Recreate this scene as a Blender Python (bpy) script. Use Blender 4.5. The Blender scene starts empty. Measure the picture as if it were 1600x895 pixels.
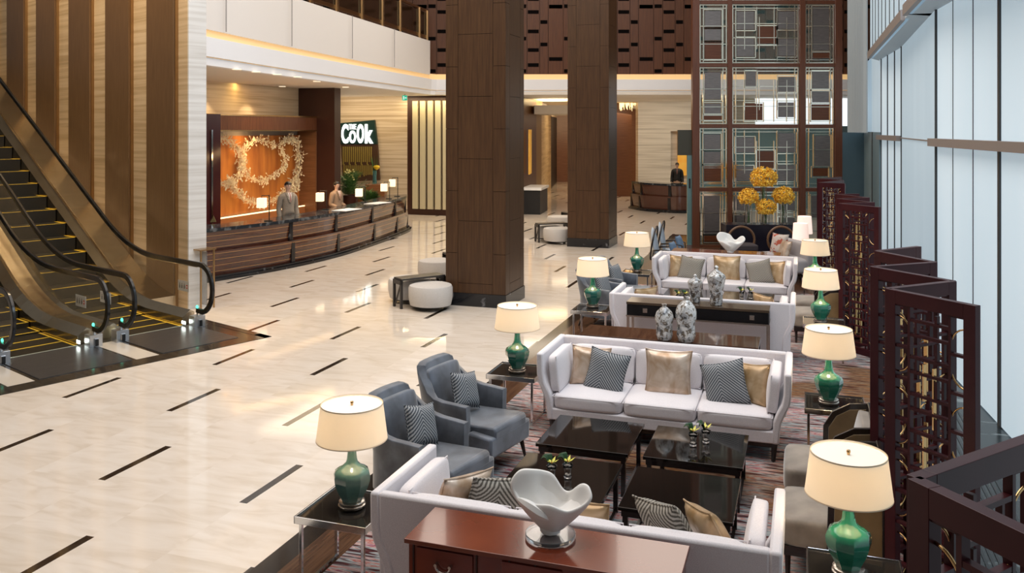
import bpy, bmesh, math, random
from math import radians as R, sin, cos, pi, sqrt, atan2
from mathutils import Vector, Matrix
random.seed(7)
SC=bpy.context.scene; COL=SC.collection
# ---------------- camera, world, light ----------------
F=1350.; HZ=203.; HC=3.0; TH=R(18.7); CT,ST=cos(TH),sin(TH)
cam=bpy.data.cameras.new('camera'); cam.sensor_width=36; cam.lens=36*F/1600; cam.shift_y=-(447.5-HZ)/1600; cam.clip_start=.1; cam.clip_end=200
co=bpy.data.objects.new('camera',cam); COL.objects.link(co); co.location=(0,0,HC); co.rotation_euler=(pi/2,0,0); SC.camera=co
SC.view_settings.view_transform='Standard'; SC.view_settings.look='None'; SC.view_settings.gamma=1; SC.view_settings.use_curve_mapping=False
SC.view_settings.exposure=0.0
w=bpy.data.worlds.new('world'); SC.world=w; w.use_nodes=True
w.node_tree.nodes['Background'].inputs[0].default_value=(.86,.84,.82,1); w.node_tree.nodes['Background'].inputs[1].default_value=.17
def light(kind,loc,power,color=(1,1,1),size=1,size_y=None,look=None,spot=60,blend=.5,name='lobby_light'):
    l=bpy.data.lights.new(name,kind); l.energy=power; l.color=color
    if kind=='AREA':
        l.size=size
        if size_y: l.shape='RECTANGLE'; l.size_y=size_y
    else: l.shadow_soft_size=size
    if kind=='SPOT': l.spot_size=R(spot); l.spot_blend=blend
    o=bpy.data.objects.new(name,l); COL.objects.link(o); o.location=loc
    if look is not None: o.rotation_euler=(Vector(look)-Vector(loc)).to_track_quat('-Z','Y').to_euler()
    return o
def LW(a,b,z=0): return Vector((a*CT+b*ST,-a*ST+b*CT,z))
def PX(px,py,z=0):
    d=(HC-z)*F/(py-HZ); return Vector(((px-800)*d/F,d,z))
def PD(px,py,d): return Vector(((px-800)*d/F,d,HC-(py-HZ)*d/F))
def LOC(v): return (v.x*CT-v.y*ST, v.x*ST+v.y*CT)
WARM=(1,.80,.58)
light('AREA',LW(-5,9,10.5),1340,(1,.91,.83),10,14,look=LW(-5,9,0),name='atrium_fill')  # added area lamp under the unseen ceiling, general room brightness
light('AREA',LW(-5.5,22,10.5),900,(1,.89,.78),9,9,look=LW(-5.5,22,0),name='atrium_fill')  # second added area lamp, over the far half of the atrium
light('AREA',LW(.9,9.5,7.2),420,(.74,.86,1),10,3,look=LW(-7,13,1.5),name='facade_daylight_fill')  # added area lamp inside the glazing, boosts daylight on the columns
light('AREA',LW(-12,11,9.5),300,(1,.78,.5),5,8,look=LW(-14,19,2),name='escalator_fill')  # added area lamp high over the escalators, aimed at the reception side
# ---------------- materials ----------------
MC={}
def mat(name,col=(.8,.8,.8),rough=.5,metal=0,spec=.5,noise=None,col2=None,bump=None,coat=0,sheen=0,emit=None,estr=0,trans=0,ior=1.45,aniso=0,transl=0,alpha=1):
    if name in MC: return MC[name]
    m=bpy.data.materials.new(name); m.use_nodes=True; MC[name]=m
    nt=m.node_tree; N=nt.nodes; L=nt.links; b=N['Principled BSDF']
    b.inputs['Base Color'].default_value=(*col,1); b.inputs['Roughness'].default_value=rough; b.inputs['Metallic'].default_value=metal
    b.inputs['Specular IOR Level'].default_value=spec; b.inputs['Coat Weight'].default_value=coat; b.inputs['Coat Roughness'].default_value=.05
    b.inputs['Sheen Weight'].default_value=sheen; b.inputs['Transmission Weight'].default_value=trans; b.inputs['IOR'].default_value=ior
    b.inputs['Alpha'].default_value=alpha
    if emit: b.inputs['Emission Color'].default_value=(*emit,1); b.inputs['Emission Strength'].default_value=estr
    if noise or bump:
        tc=N.new('ShaderNodeTexCoord'); mp=N.new('ShaderNodeMapping'); L.new(tc.outputs['Object'],mp.inputs[0])
        no=N.new('ShaderNodeTexNoise'); no.inputs['Detail'].default_value=5; L.new(mp.outputs[0],no.inputs['Vector'])
        sc=noise or (bump[0],(1,1,1))
        no.inputs['Scale'].default_value=sc[0]; mp.inputs['Scale'].default_value=sc[1]
        if noise:
            r=N.new('ShaderNodeValToRGB'); L.new(no.outputs['Fac'],r.inputs[0]); e=r.color_ramp.elements
            lo,hi=(sc[2] if len(sc)>2 else (.35,.65))
            e[0].position=lo; e[1].position=hi; e[0].color=(*col,1); e[1].color=(*(col2 or col),1)
            L.new(r.outputs[0],b.inputs['Base Color'])
        if bump:
            n2=no
            if noise:
                n2=N.new('ShaderNodeTexNoise'); n2.inputs['Scale'].default_value=bump[0]; L.new(tc.outputs['Object'],n2.inputs['Vector'])
            bp=N.new('ShaderNodeBump'); bp.inputs['Strength'].default_value=bump[1]if not isinstance(bump[1],tuple) else .2; bp.inputs['Distance'].default_value=.01
            L.new(n2.outputs['Fac'],bp.inputs['Height']); L.new(bp.outputs[0],b.inputs['Normal'])
    if transl:
        t=N.new('ShaderNodeBsdfTranslucent'); t.inputs[0].default_value=(*col,1); mx=N.new('ShaderNodeMixShader'); mx.inputs[0].default_value=transl
        L.new(b.outputs[0],mx.inputs[1]); L.new(t.outputs[0],mx.inputs[2]); L.new(mx.outputs[0],N['Material Output'].inputs[0])
    return m
class G:
    "tiny node-graph helper"
    def __init__(s,name,rough=.5,**k):
        s.m=mat(name,rough=rough,**k); s.nt=s.m.node_tree; s.N=s.nt.nodes; s.L=s.nt.links; s.b=s.N['Principled BSDF']
        tc=s.N.new('ShaderNodeTexCoord'); sp=s.N.new('ShaderNodeSeparateXYZ'); s.co=tc.outputs['Object']; s.L.new(s.co,sp.inputs[0]); s.x,s.y,s.z=sp.outputs
    def v(s,inp,val):
        if isinstance(val,(int,float)): inp.default_value=val
        elif isinstance(val,tuple): inp.default_value=(*val,1) if len(inp.default_value)==4 and len(val)==3 else val
        else: s.L.new(val,inp)
    def m_(s,op,a,b=0,c=None):
        n=s.N.new('ShaderNodeMath'); n.operation=op; s.v(n.inputs[0],a); s.v(n.inputs[1],b)
        if c is not None: s.v(n.inputs[2],c)
        return n.outputs[0]
    def comb(s,x,y,z=0):
        n=s.N.new('ShaderNodeCombineXYZ'); s.v(n.inputs[0],x); s.v(n.inputs[1],y); s.v(n.inputs[2],z); return n.outputs[0]
    def noise(s,vec,scale,detail=4,dist=0):
        n=s.N.new('ShaderNodeTexNoise'); s.L.new(vec,n.inputs['Vector']); n.inputs['Scale'].default_value=scale; n.inputs['Detail'].default_value=detail; n.inputs['Distortion'].default_value=dist; return n.outputs['Fac']
    def white(s,vec):
        n=s.N.new('ShaderNodeTexWhiteNoise'); n.noise_dimensions='3D'; s.L.new(vec,n.inputs[0]); return n.outputs[0]
    def ramp(s,f,stops,const=False):
        n=s.N.new('ShaderNodeValToRGB'); s.L.new(f,n.inputs[0]); cr=n.color_ramp
        if const: cr.interpolation='CONSTANT'
        while len(cr.elements)<len(stops): cr.elements.new(.5)
        for e,(p,c) in zip(cr.elements,stops): e.position=p; e.color=(*c,1)
        return n.outputs[0]
    def mix(s,f,a,b,mode='MIX'):
        n=s.N.new('ShaderNodeMix'); n.data_type='RGBA'; n.blend_type=mode; s.v(n.inputs[0],f); s.v(n.inputs[6],a); s.v(n.inputs[7],b); return n.outputs[2]
    def col(s,c): s.L.new(c,s.b.inputs['Base Color']); return s
    def bump(s,h,st=.3,d=.01):
        bp=s.N.new('ShaderNodeBump'); bp.inputs['Strength'].default_value=st; bp.inputs['Distance'].default_value=d; s.L.new(h,bp.inputs['Height']); s.L.new(bp.outputs[0],s.b.inputs['Normal'])
def marble_floor():
    g=G('cream_marble_floor',.07,spec=.6)
    P=.716; PB=3.345
    u=g.m_('DIVIDE',g.m_('ADD',g.x,4.28),P); n=g.m_('ROUND',u); fu=g.m_('MULTIPLY',g.m_('ABSOLUTE',g.m_('SUBTRACT',u,n)),P)
    par=g.m_('MODULO',g.m_('ADD',n,400),2)
    q=g.m_('ADD',g.m_('SUBTRACT',g.m_('SUBTRACT',g.y,5.89),g.m_('MULTIPLY',par,PB/2)),PB*20)
    fr=g.m_('MODULO',q,PB); s=g.m_('MULTIPLY',g.m_('LESS_THAN',fu,.037),g.m_('LESS_THAN',fr,.83))
    # slabs between strips
    ux=g.m_('FLOOR',u); vy=g.m_('FLOOR',g.m_('DIVIDE',g.m_('ADD',g.y,g.m_('MULTIPLY',g.m_('MODULO',g.m_('ADD',ux,400),2),PB/4)),PB/2))
    wn=g.white(g.comb(ux,vy,3))
    vein=g.noise(g.comb(g.m_('ADD',g.m_('MULTIPLY',g.x,1.),g.m_('MULTIPLY',wn,40)),g.m_('MULTIPLY',g.y,3.2)),1.7,7,1.2)
    base=g.ramp(vein,[(.3,(.68,.585,.485)),(.5,(.76,.675,.585)),(.72,(.80,.725,.645))])
    tint=g.ramp(wn,[(0,(.94,.925,.90)),(.5,(1,.99,.98)),(1,(1,1,1))])
    c=g.mix(1,base,tint,'MULTIPLY')
    dark=g.ramp(g.noise(g.comb(g.x,g.m_('MULTIPLY',g.y,2)),9,5),[(.4,(.018,.012,.008)),(.75,(.05,.035,.025))])
    g.col(g.mix(s,c,dark)); return g.m
TRAVH=None
def stone(name,c1,c2,c3,sc=1.,rough=.35,horiz=True,tile=None):
    g=G(name,rough)
    vec=g.comb(g.m_('MULTIPLY',g.x,.35 if horiz else 1.5),g.m_('MULTIPLY',g.y,.35),g.m_('MULTIPLY',g.z,13.))
    n=g.noise(vec,sc,8,.5)
    g.col(g.ramp(n,[(.28,tuple(q*.86 for q in c1)),(.40,c1),(.54,c2),(.72,c3)])); return g.m
def wood(name,c1,c2,vert=True,sc=3,rough=.3,coat=0,axis=2):
    g=G(name,rough,coat=coat)
    k=[14,14,14]; k[axis]=.7
    n=g.noise(g.comb(g.m_('MULTIPLY',g.x,k[0]),g.m_('MULTIPLY',g.y,k[1]),g.m_('MULTIPLY',g.z,k[2])),sc,4)
    g.col(g.ramp(n,[(.3,c1),(.7,c2)])); return g.m
def herring(name,c1,c2,k=150,rough=.8):
    g=G(name,rough)
    tri=g.m_('ABSOLUTE',g.m_('ADD',g.x,.03))
    s=g.m_('SINE',g.m_('MULTIPLY',g.m_('ADD',g.z,tri),k)); j=g.m_('SINE',g.m_('MULTIPLY',g.x,400))
    f=g.m_('ADD',g.m_('MULTIPLY',s,.5),g.m_('ADD',g.m_('MULTIPLY',j,.1),.5))
    g.col(g.ramp(f,[(.35,c1),(.6,c2)])); g.bump(f,.3,.004); return g.m
def satin(name,c1,c2,sc=6):
    g=G(name,.32,metal=.35); n=g.noise(g.co,sc,3,.6); g.col(g.ramp(n,[(.35,c1),(.65,c2)])); g.bump(g.noise(g.co,sc*1.3,2),.25,.03); return g.m
def rugmat():
    g=G('abstract_carpet',.95,spec=.1)
    n=g.noise(g.comb(g.m_('MULTIPLY',g.x,3.2),g.m_('MULTIPLY',g.y,26)),1.,6,.4)
    z=g.noise(g.comb(g.x,g.m_('MULTIPLY',g.y,1.3),2),.55,3)
    A=g.ramp(n,[(.30,(.02,.010,.012)),(.40,(.10,.03,.03)),(.46,(.22,.25,.26)),(.52,(.38,.39,.38)),(.56,(.36,.05,.03)),(.61,(.50,.45,.42)),(.67,(.24,.02,.07)),(.75,(.16,.17,.18))])
    B=g.ramp(n,[(.3,(.02,.010,.008)),(.42,(.09,.035,.02)),(.5,(.20,.14,.09)),(.56,(.13,.045,.02)),(.64,(.25,.13,.05)),(.74,(.05,.015,.012))])
    g.col(g.mix(g.ramp(z,[(.38,(0,0,0)),(.48,(1,1,1))]),B,A)); g.bump(n,.3,.01); return g.m
FLOOR=marble_floor()
TRAV=stone('beige_travertine',(.50,.39,.26),(.62,.51,.37),(.70,.60,.46))
TRAVL=stone('light_travertine',(.56,.50,.42),(.68,.62,.53),(.76,.70,.62))
BLKM=mat('black_marble',(.012,.012,.014),.12,noise=(5,(1,1,1),(.62,.72)),col2=(.16,.16,.17),spec=.6)
GRYM=mat('dark_grey_marble',(.022,.03,.035),.22,spec=.3,noise=(2.2,(1,2.4,1),(.6,.70)),col2=(.22,.27,.29))
WALN=wood('walnut_cladding',(.050,.022,.009),(.082,.038,.015),rough=.38)
WALW=wood('walnut_wall',(.075,.027,.012),(.115,.042,.017),rough=.45)
FINW=wood('brown_fin_wood',(.115,.060,.024),(.16,.088,.038),rough=.4)
DARKW=mat('espresso_wood',(.015,.009,.008),.25,coat=.4)
PLUM=mat('plum_lacquer',(.036,.005,.008),.35,spec=.3,noise=(3,(1,1,1)),col2=(.055,.009,.012))
BRZ=mat('bronze_metal',(.42,.27,.13),.28,1)
GOLD=mat('polished_gold',(.66,.41,.18),.18,1)
CHR=mat('chrome',(.75,.76,.78),.12,1)
STEEL=mat('brushed_steel',(.52,.47,.38),.3,1,noise=(3,(1,30,30)),col2=(.62,.57,.47))
NICK=mat('antique_nickel',(.55,.5,.45),.25,1)
GLS=mat('clear_glass',(1,1,1),.0,trans=1,ior=1.45)
WHT=mat('white_plaster',(.78,.76,.74),.6)
BLK=mat('matte_black',(.01,.01,.011),.45)
CREAMF=mat('cream_upholstery',(.70,.66,.68),.85,sheen=.3,noise=(180,(1,1,1)),col2=(.80,.76,.78),bump=(300,.15))
BLUEV=mat('blue_grey_velvet',(.035,.043,.06),.5,sheen=.7,noise=(4,(1,1,1),(.4,.7)),col2=(.15,.175,.22))
TAUPV=mat('taupe_velvet',(.16,.125,.095),.6,sheen=.9,noise=(5,(1,1,1)),col2=(.30,.25,.20))
BRNV=mat('gold_brown_velvet',(.14,.085,.03),.5,sheen=.6,noise=(4,(1,1,1)),col2=(.22,.14,.06))
HERR=herring('grey_herringbone',(.045,.055,.07),(.33,.34,.35),215)
HERR2=herring('brown_grey_zigzag',(.09,.08,.065),(.42,.39,.34),200)
SATN=satin('champagne_satin',(.45,.30,.19),(.72,.60,.50))
SATG=satin('gold_satin',(.38,.24,.11),(.60,.44,.28))
RUG=rugmat()
PARQ=wood('dark_parquet',(.05,.022,.013),(.12,.06,.032),rough=.15,axis=1)
BGLOSS=mat('black_gloss_top',(.008,.006,.005),.05,spec=.45,coat=.1)
REDL=mat('red_lacquer',(.20,.028,.012),.22,coat=.5,noise=(4,(1,1,1)),col2=(.14,.018,.008))
REDT=mat('red_brown_lacquer_top',(.13,.022,.008),.16,coat=.5,noise=(2,(1,1,1)),col2=(.20,.04,.013))
TEAL=mat('teal_glaze',(.010,.10,.085),.06,coat=1,noise=(7,(1,1,1)),col2=(.02,.17,.12))
TEALG=mat('grey_teal_glaze',(.06,.145,.14),.08,coat=1,noise=(7,(1,1,1)),col2=(.10,.2,.18))
SHADE=mat('lit_lamp_shade',(.78,.71,.60),.8,emit=(1,.79,.54),estr=.34,transl=.28)
SHADT=mat('lamp_diffuser',(.8,.76,.7),.7,emit=(1,.88,.70),estr=.28)
# ---------------- mesh helpers ----------------
class MB:
    def __init__(s): s.bm=bmesh.new()
    def box(s,x0,x1,y0,y1,z0,z1,M=None,bev=0):
        vs=[s.bm.verts.new((x,y,z)) for x in (x0,x1) for y in (y0,y1) for z in (z0,z1)]
        fs=[s.bm.faces.new([vs[i] for i in f]) for f in ((0,1,3,2),(4,6,7,5),(0,4,5,1),(2,3,7,6),(0,2,6,4),(1,5,7,3))]
        if bev:
            r=bmesh.ops.bevel(s.bm,geom=list({e for f in fs for e in f.edges}),offset=bev,segments=3,profile=.5,affect='EDGES')
            vs=list({v for f in r['faces'] for v in f.verts}|{v for v in vs if v.is_valid})
        if M is not None: bmesh.ops.transform(s.bm,matrix=M,verts=vs)
        return s
    def tube(s,p0,p1,r0,r1=None,n=10,cap=True):
        p0,p1=Vector(p0),Vector(p1); r1=r0 if r1 is None else r1
        q=(p1-p0).to_track_quat('Z','Y').to_matrix()
        A=[];B=[]
        for i in range(n):
            a=2*pi*i/n; d=q@Vector((cos(a),sin(a),0)); A.append(s.bm.verts.new(p0+d*r0)); B.append(s.bm.verts.new(p1+d*r1))
        for i in range(n): s.bm.faces.new((A[i],A[(i+1)%n],B[(i+1)%n],B[i]))
        if cap: s.bm.faces.new(A[::-1]); s.bm.faces.new(B)
        return s
    def path(s,pts,r,n=8,closed=False,flat=None):
        pts=[Vector(p) for p in pts]; rings=[]; m=len(pts)
        for k,p in enumerate(pts):
            t=(pts[(k+1)%m]-pts[k-1]) if closed or 0<k<m-1 else (pts[1]-pts[0] if k==0 else pts[-1]-pts[-2])
            q=t.to_track_quat('Z','Y').to_matrix(); rr=r(k/(m-1)) if callable(r) else r
            if flat: # flat=(rx,ry) with up reference
                t=t.normalized(); up=Vector(flat[2]); sd=t.cross(up).normalized(); up2=sd.cross(t)
                rings.append([s.bm.verts.new(p+sd*flat[0]*cx+up2*flat[1]*cy) for cx,cy in ((-1,-1),(1,-1),(1,1),(-1,1))])
            else: rings.append([s.bm.verts.new(p+q@Vector((cos(2*pi*i/n)*rr,sin(2*pi*i/n)*rr,0))) for i in range(n)])
        nn=len(rings[0])
        for k in range(m if closed else m-1):
            A,B=rings[k],rings[(k+1)%m]
            for i in range(nn): s.bm.faces.new((A[i],A[(i+1)%nn],B[(i+1)%nn],B[i]))
        if not closed: s.bm.faces.new(rings[0][::-1]); s.bm.faces.new(rings[-1])
        return s
    def lathe(s,prof,n=32,c=(0,0,0),caps=True,squash=1):
        rings=[]
        for r,z in prof: rings.append([s.bm.verts.new((c[0]+cos(2*pi*i/n)*r,c[1]+sin(2*pi*i/n)*r*squash,c[2]+z)) for i in range(n)])
        for A,B in zip(rings,rings[1:]):
            for i in range(n): s.bm.faces.new((A[i],A[(i+1)%n],B[(i+1)%n],B[i]))
        if caps: s.bm.faces.new(rings[0][::-1]); s.bm.faces.new(rings[-1])
        return s
    def prism(s,poly,d0,d1,axis='y',M=None):
        def P(p,d): return {'y':(p[0],d,p[1]),'z':(p[0],p[1],d),'x':(d,p[0],p[1])}[axis]
        A=[s.bm.verts.new(P(p,d0)) for p in poly]; B=[s.bm.verts.new(P(p,d1)) for p in poly]; n=len(poly)
        for i in range(n): s.bm.faces.new((A[i],A[(i+1)%n],B[(i+1)%n],B[i]))
        s.bm.faces.new(A[::-1]); s.bm.faces.new(B)
        if M is not None: bmesh.ops.transform(s.bm,matrix=M,verts=A+B)
        return s
    def quad(s,*p): s.bm.faces.new([s.bm.verts.new(q) for q in p]); return s
    def grid(s,fn,nu,nv,closed_u=False):
        V=[[s.bm.verts.new(fn(i/(nu-1 if not closed_u else nu),j/(nv-1))) for j in range(nv)] for i in range(nu)]
        for i in range(nu if closed_u else nu-1):
            for j in range(nv-1): s.bm.faces.new((V[i][j],V[(i+1)%nu][j],V[(i+1)%nu][j+1],V[i][j+1]))
        return s
    def pillow(s,w,h,t,M=None,n=16,pinch=.10):
        new=[]
        for sg in (1,-1):
            V=[[None]*(n+1) for _ in range(n+1)]
            for i in range(n+1):
                for j in range(n+1):
                    u=2*i/n-1; v=2*j/n-1
                    x=u*(1-pinch*(1-v*v)*abs(u))*w/2; z=v*(1-pinch*(1-u*u)*abs(v))*h/2
                    y=sg*t/2*((1-u**4)*(1-v**4))**.6
                    V[i][j]=s.bm.verts.new((x,y,z)); new.append(V[i][j])
            for i in range(n):
                for j in range(n):
                    f=(V[i][j],V[i+1][j],V[i+1][j+1],V[i][j+1]); s.bm.faces.new(f if sg<0 else f[::-1])
        if M is not None: bmesh.ops.transform(s.bm,matrix=M,verts=new)
        return s
    def build(s,name,m,parent=None,smooth=False,bev=0,sub=0,loc=None,rot=None,weld=0):
        if weld: bmesh.ops.remove_doubles(s.bm,verts=s.bm.verts,dist=weld)
        bmesh.ops.recalc_face_normals(s.bm,faces=s.bm.faces)
        me=bpy.data.meshes.new(name); s.bm.to_mesh(me); s.bm.free(); me.materials.append(m)
        if smooth:
            me.polygons.foreach_set('use_smooth',[True]*len(me.polygons))
            if smooth!='all': me.set_sharp_from_angle(angle=R(40))
        o=bpy.data.objects.new(name,me); COL.objects.link(o)
        if parent: o.parent=parent
        if loc: o.location=loc
        if rot: o.rotation_euler=rot
        if bev:
            b=o.modifiers.new('b','BEVEL'); b.width=bev; b.segments=2; b.limit_method='ANGLE'; b.angle_limit=R(35)
        if sub:
            b=o.modifiers.new('s','SUBSURF'); b.levels=sub; b.render_levels=sub
        return o
def tag(o,label=None,cat=None,group=None,kind=None):
    if label: o['label']=label
    if cat: o['category']=cat
    if group: o['group']=group
    if kind: o['kind']=kind
    return o
def thing(name,label,cat,loc,rz=0,group=None):
    o=bpy.data.objects.new(name,None); COL.objects.link(o); o.empty_display_size=.1; o.location=loc; o.rotation_euler=(0,0,rz); return tag(o,label,cat,group)
def lthing(name,label,cat,a,b,z=0,r=0,group=None): return thing(name,label,cat,LW(a,b,z),-TH+R(r),group)
def kids(o): return [c for c in bpy.data.objects if c.parent==o]
def dup(o,label,loc,rz=None,group=None,parent=None):
    c=o.copy(); COL.objects.link(c)
    if parent is not None: c.parent=parent
    else:
        c.location=loc
        if rz is not None: c.rotation_euler=(0,0,rz)
        tag(c,label,None,group)
    for k in CH.get(o.name) or kids(o): dup(k,None,None,parent=c)
    return c
CH={}
def struct(mb,name,m,lab=True,parent=None,**k):
    o=mb.build(name,m,parent,**k)
    if lab and not parent: o['kind']='structure'; o.rotation_euler=(0,0,-TH)
    return o
def wstruct(mb,name,m,parent=None,**k):
    o=mb.build(name,m,parent,**k)
    if not parent: o['kind']='structure'
    return o
# ================= SETTING =================
m=MB(); m.box(-24,16,-6,56,-.1,0); struct(m,'floor',FLOOR)
# lounge floor bands and carpet
m=MB(); m.box(-3.57,.98,-2,25,0,.004); struct(m,'trim_1',mat('black_stone_band',(.014,.011,.010),.1))
m=MB(); m.box(-3.38,.95,-2,24.8,.004,.008); struct(m,'trim_2',PARQ)
m=MB(); m.box(.98,9,-3,40,0,.006); struct(m,'trim_3',GRYM)
m=MB()
for i in range(9): m.box(1.18+i*.045,1.2+i*.045,-2,14,.006,.012)
struct(m,'trim_4',mat('floor_grille_bars',(.03,.035,.04),.35,.6))
m=MB(); m.box(-3.07,.9,0,16.6,.008,.02); rg=m.build('carpet',RUG); rg.rotation_euler=(0,0,-TH); tag(rg,'long abstract striped carpet in red, grey and gold under the sofas','carpet')
m=MB(); m.box(-22,10.5,-8,58,11.6,11.8); struct(m,'ceiling',mat('atrium_ceiling',(.30,.26,.22),.7))
# columns
def column(a1,b0,wd,ln,nm):
    m=MB(); m.box(a1-wd+.01,a1-.01,b0+.01,b0+ln-.01,0,13); c=struct(m,nm,mat('dark_groove',(.02,.009,.005),.6))
    m=MB(); g=.0035
    def face(x0,x1,zs,out,ax):
        for z0,z1 in zs:
            if ax=='f': m.box(x0+g,x1-g,b0-out,b0+.02,z0+g,z1-g)
            elif ax=='bk': m.box(x0+g,x1-g,b0+ln-.02,b0+ln+out,z0+g,z1-g)
            elif ax=='r': m.box(a1-.02,a1+out,x0+g,x1-g,z0+g,z1-g)
            else: m.box(a1-wd-out,a1-wd+.02,x0+g,x1-g,z0+g,z1-g)
    S=1.06; zc=[(.22,.39)]+[(.39+S*i,.39+S*(i+1)) for i in range(12)]; zs=[(.22,.90)]+[(.90+S*i,.90+S*(i+1)) for i in range(11)]
    for ax,o0,L_ in (('f',a1-wd,wd),('bk',a1-wd,wd),('r',b0,ln),('l',b0,ln)):
        face(o0,o0+.21*L_,zs,0,ax); face(o0+.21*L_,o0+.79*L_,zc,0,ax); face(o0+.79*L_,o0+L_,zs,0,ax)
    m.build('cladding',WALN,c); m=MB(); m.box(a1-wd-.012,a1+.012,b0-.012,b0+ln+.012,0,.22); m.build('plinth',BLKM,c)
column(-4.75,13.7,1.09,1.0,'column'); column(-4.70,21.54,1.08,1.0,'column')
# upper walnut wall with slots (beyond the mezzanine)
D=29.7
m=MB(); m.box(-9,16,D+.06,D+.3,4.86,13); wstruct(m,'wall_back_upper',mat('dark_groove'))
m=MB(); sl=MB(); kz=lambda y:HC-(y/3.2-HZ)*D/F
W4=[63,43,75,45]; YS=[[60,157,250,325],[110,222],[33,295],[193,355]]; x=600+1167/3.2-2*226/3.2*4; i=0
while x<1420:
    wpx=W4[i%4]/3.2; X0=(x-800)*D/F; X1=(x+wpx-800)*D/F
    zt=13; per=(kz(33)-kz(295)) if i%4!=3 else (kz(193)-kz(355))
    m.box(X0+.007,X1-.007,D,D+.08,4.86,13)
    for y in YS[i%4]+[v-(330 if i%4 in(1,0) else 262 if i%4==2 else 162*2) for v in YS[i%4]]:
        z=kz(y)
        if z>4.85: sl.box(X0+.03,X1-.03,D-.015,D+.02,z-.06,z+.06)
    x+=wpx; i+=1
wp=wstruct(m,'wall_back_cladding',WALW); sl.build('slot',mat('slot_black',(.004,.003,.003),.9,spec=.05),wp)
# mezzanine fascia: curved at left, straight at back
CUR=[(-5.78,15.0),(-5.65,15.6),(-5.35,17.2),(-4.95,19.3),(-4.45,21.6),(-3.85,24.2),(-3.3,26.6),(-2.70,29.2)]
def cr(P,n=5):
    out=[]
    for i in range(len(P)-1):
        p0=Vector(P[max(i-1,0)]);p1=Vector(P[i]);p2=Vector(P[i+1]);p3=Vector(P[min(i+2,len(P)-1)])
        for k in range(n):
            t=k/n; out.append(.5*((2*p1)+(-p0+p2)*t+(2*p0-5*p1+4*p2-p3)*t*t+(-p0+3*p1-3*p2+p3)*t**3))
    return out+[Vector(P[-1])]
C2=[tuple(v) for v in cr(CUR)]
def band(path,prof):  # prof: closed list of (offset to the left of path, z)
    m=MB(); rings=[]
    for k,p in enumerate(path):
        t=Vector(path[min(k+1,len(path)-1)])-Vector(path[max(k-1,0)]); n=Vector((-t.y,t.x)).normalized()
        rings.append([m.bm.verts.new((p[0]+n.x*o,p[1]+n.y*o,z)) for o,z in prof])
    q=len(prof)
    for A,B in zip(rings,rings[1:]):
        for i in range(q): m.bm.faces.new((A[i],A[(i+1)%q],B[(i+1)%q],B[i]))
    m.bm.faces.new(rings[0]); m.bm.faces.new(rings[-1][::-1]); return m

FB=C2+[(-2.55,29.4),(-2.2,29.4),(13,29.4)]
FASC=mat('mezzanine_white_panel',(.86,.88,.92),.55)
wstruct(band(FB,[(.02,4.36),(.02,4.72),(.25,4.72),(.25,4.36)]),'trim_5',FASC)
wstruct(band(FB,[(.06,4.2),(.06,4.345),(.25,4.345),(.25,4.2)]),'trim_6',FASC)
wstruct(band(FB,[(.09,4.3),(.09,4.9),(.22,4.9),(.22,4.3)]),'trim_7',mat('cove_slot_glow',(.8,.55,.3),.7,emit=(1,.62,.25),estr=.45))
PAR=C2[:-1]+[(-2.72,29.1)]
wstruct(band(PAR,[(.04,4.86),(.04,6.0),(.24,6.0),(.24,4.86)]),'wall_balcony',mat('balcony_cream_panel',(.80,.77,.74),.6))
m=MB()
for k in (8,15,22,28):
    if k<len(PAR): p=Vector((*PAR[k],0)); m.box(p.x+.025,p.x+.045,p.y-.008,p.y+.008,4.87,5.99)
m.build('joint',mat('panel_joint',(.35,.33,.32),.7),bpy.data.objects['wall_balcony'])
# balcony railing
rl=thing('balcony_railing','bronze and dark glass railing on top of the curved white balcony','railing',(0,0,0))
pth=[Vector((x-.12,y,6.0)) for x,y in PAR]
MB().path([p+Vector((0,0,1.0)) for p in pth],0,flat=(.03,.035,(0,0,1))).build('handrail',BRZ,rl)
MB().path([p+Vector((0,0,.12)) for p in pth],0,flat=(.02,.05,(0,0,1))).build('bottom_rail',BRZ,rl)
MB().path([p+Vector((0,0,.55)) for p in pth],0,flat=(.006,.38,(0,0,1))).build('glass_panel',mat('dark_tinted_glass',(.05,.025,.012),.08,trans=.6),rl)
L=0
for k in range(1,len(pth)):
    L+=(pth[k]-pth[k-1]).length
    if L>1.2 or k==len(pth)-1:
        L=0; p=pth[k]
        for dx in (0,.16): MB().box(p.x-.025,p.x+.025,p.y-.03-dx,p.y+.03-dx,6.0,7.0).build('post',BRZ,rl)
# lower ceiling
m=MB(); pl=[(x-.1,y) for x,y in FB]; pl[-1]=(13,29.5); poly=pl+[(13,58),(-26,58),(-26,33),(-6,15.4)]
m.prism(poly,4.205,4.3,axis='z'); wstruct(m,'ceiling',mat('soffit_white',(.80,.75,.68),.6))
# travertine wall and its walnut fins by the escalators (frame: x up the run, y towards the camera side)
TE=Vector((-3.488,12.54,0)); AE=atan2(.637,-.77)
def est(mb,name,m_,**k):
    o=mb.build(name,m_,**k); o['kind']='structure'; o.location=TE; o.rotation_euler=(0,0,AE); return o
m=MB(); m.box(2.73,16,-.57,-.255,0,12); est(m,'wall_left_stone',stone('honey_travertine',(.50,.36,.21),(.62,.47,.30),(.70,.55,.38)))
m=MB(); m.box(2.70,2.735,-.575,-.25,0,12); est(m,'trim_8',stone('pale_travertine_edge',(.62,.60,.57),(.72,.71,.69),(.78,.77,.75),rough=.3))
for k in range(7):
    m=MB(); m.box(2.70+.36+1.545*k,2.70+1.26+1.545*k,-.26,-.17,0,12); est(m,'trim_9',FINW)
    m=MB(); m.box(2.70+.34+1.545*k,2.70+.36+1.545*k,-.26,-.2,0,12); est(m,'trim_9',BRZ)
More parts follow.
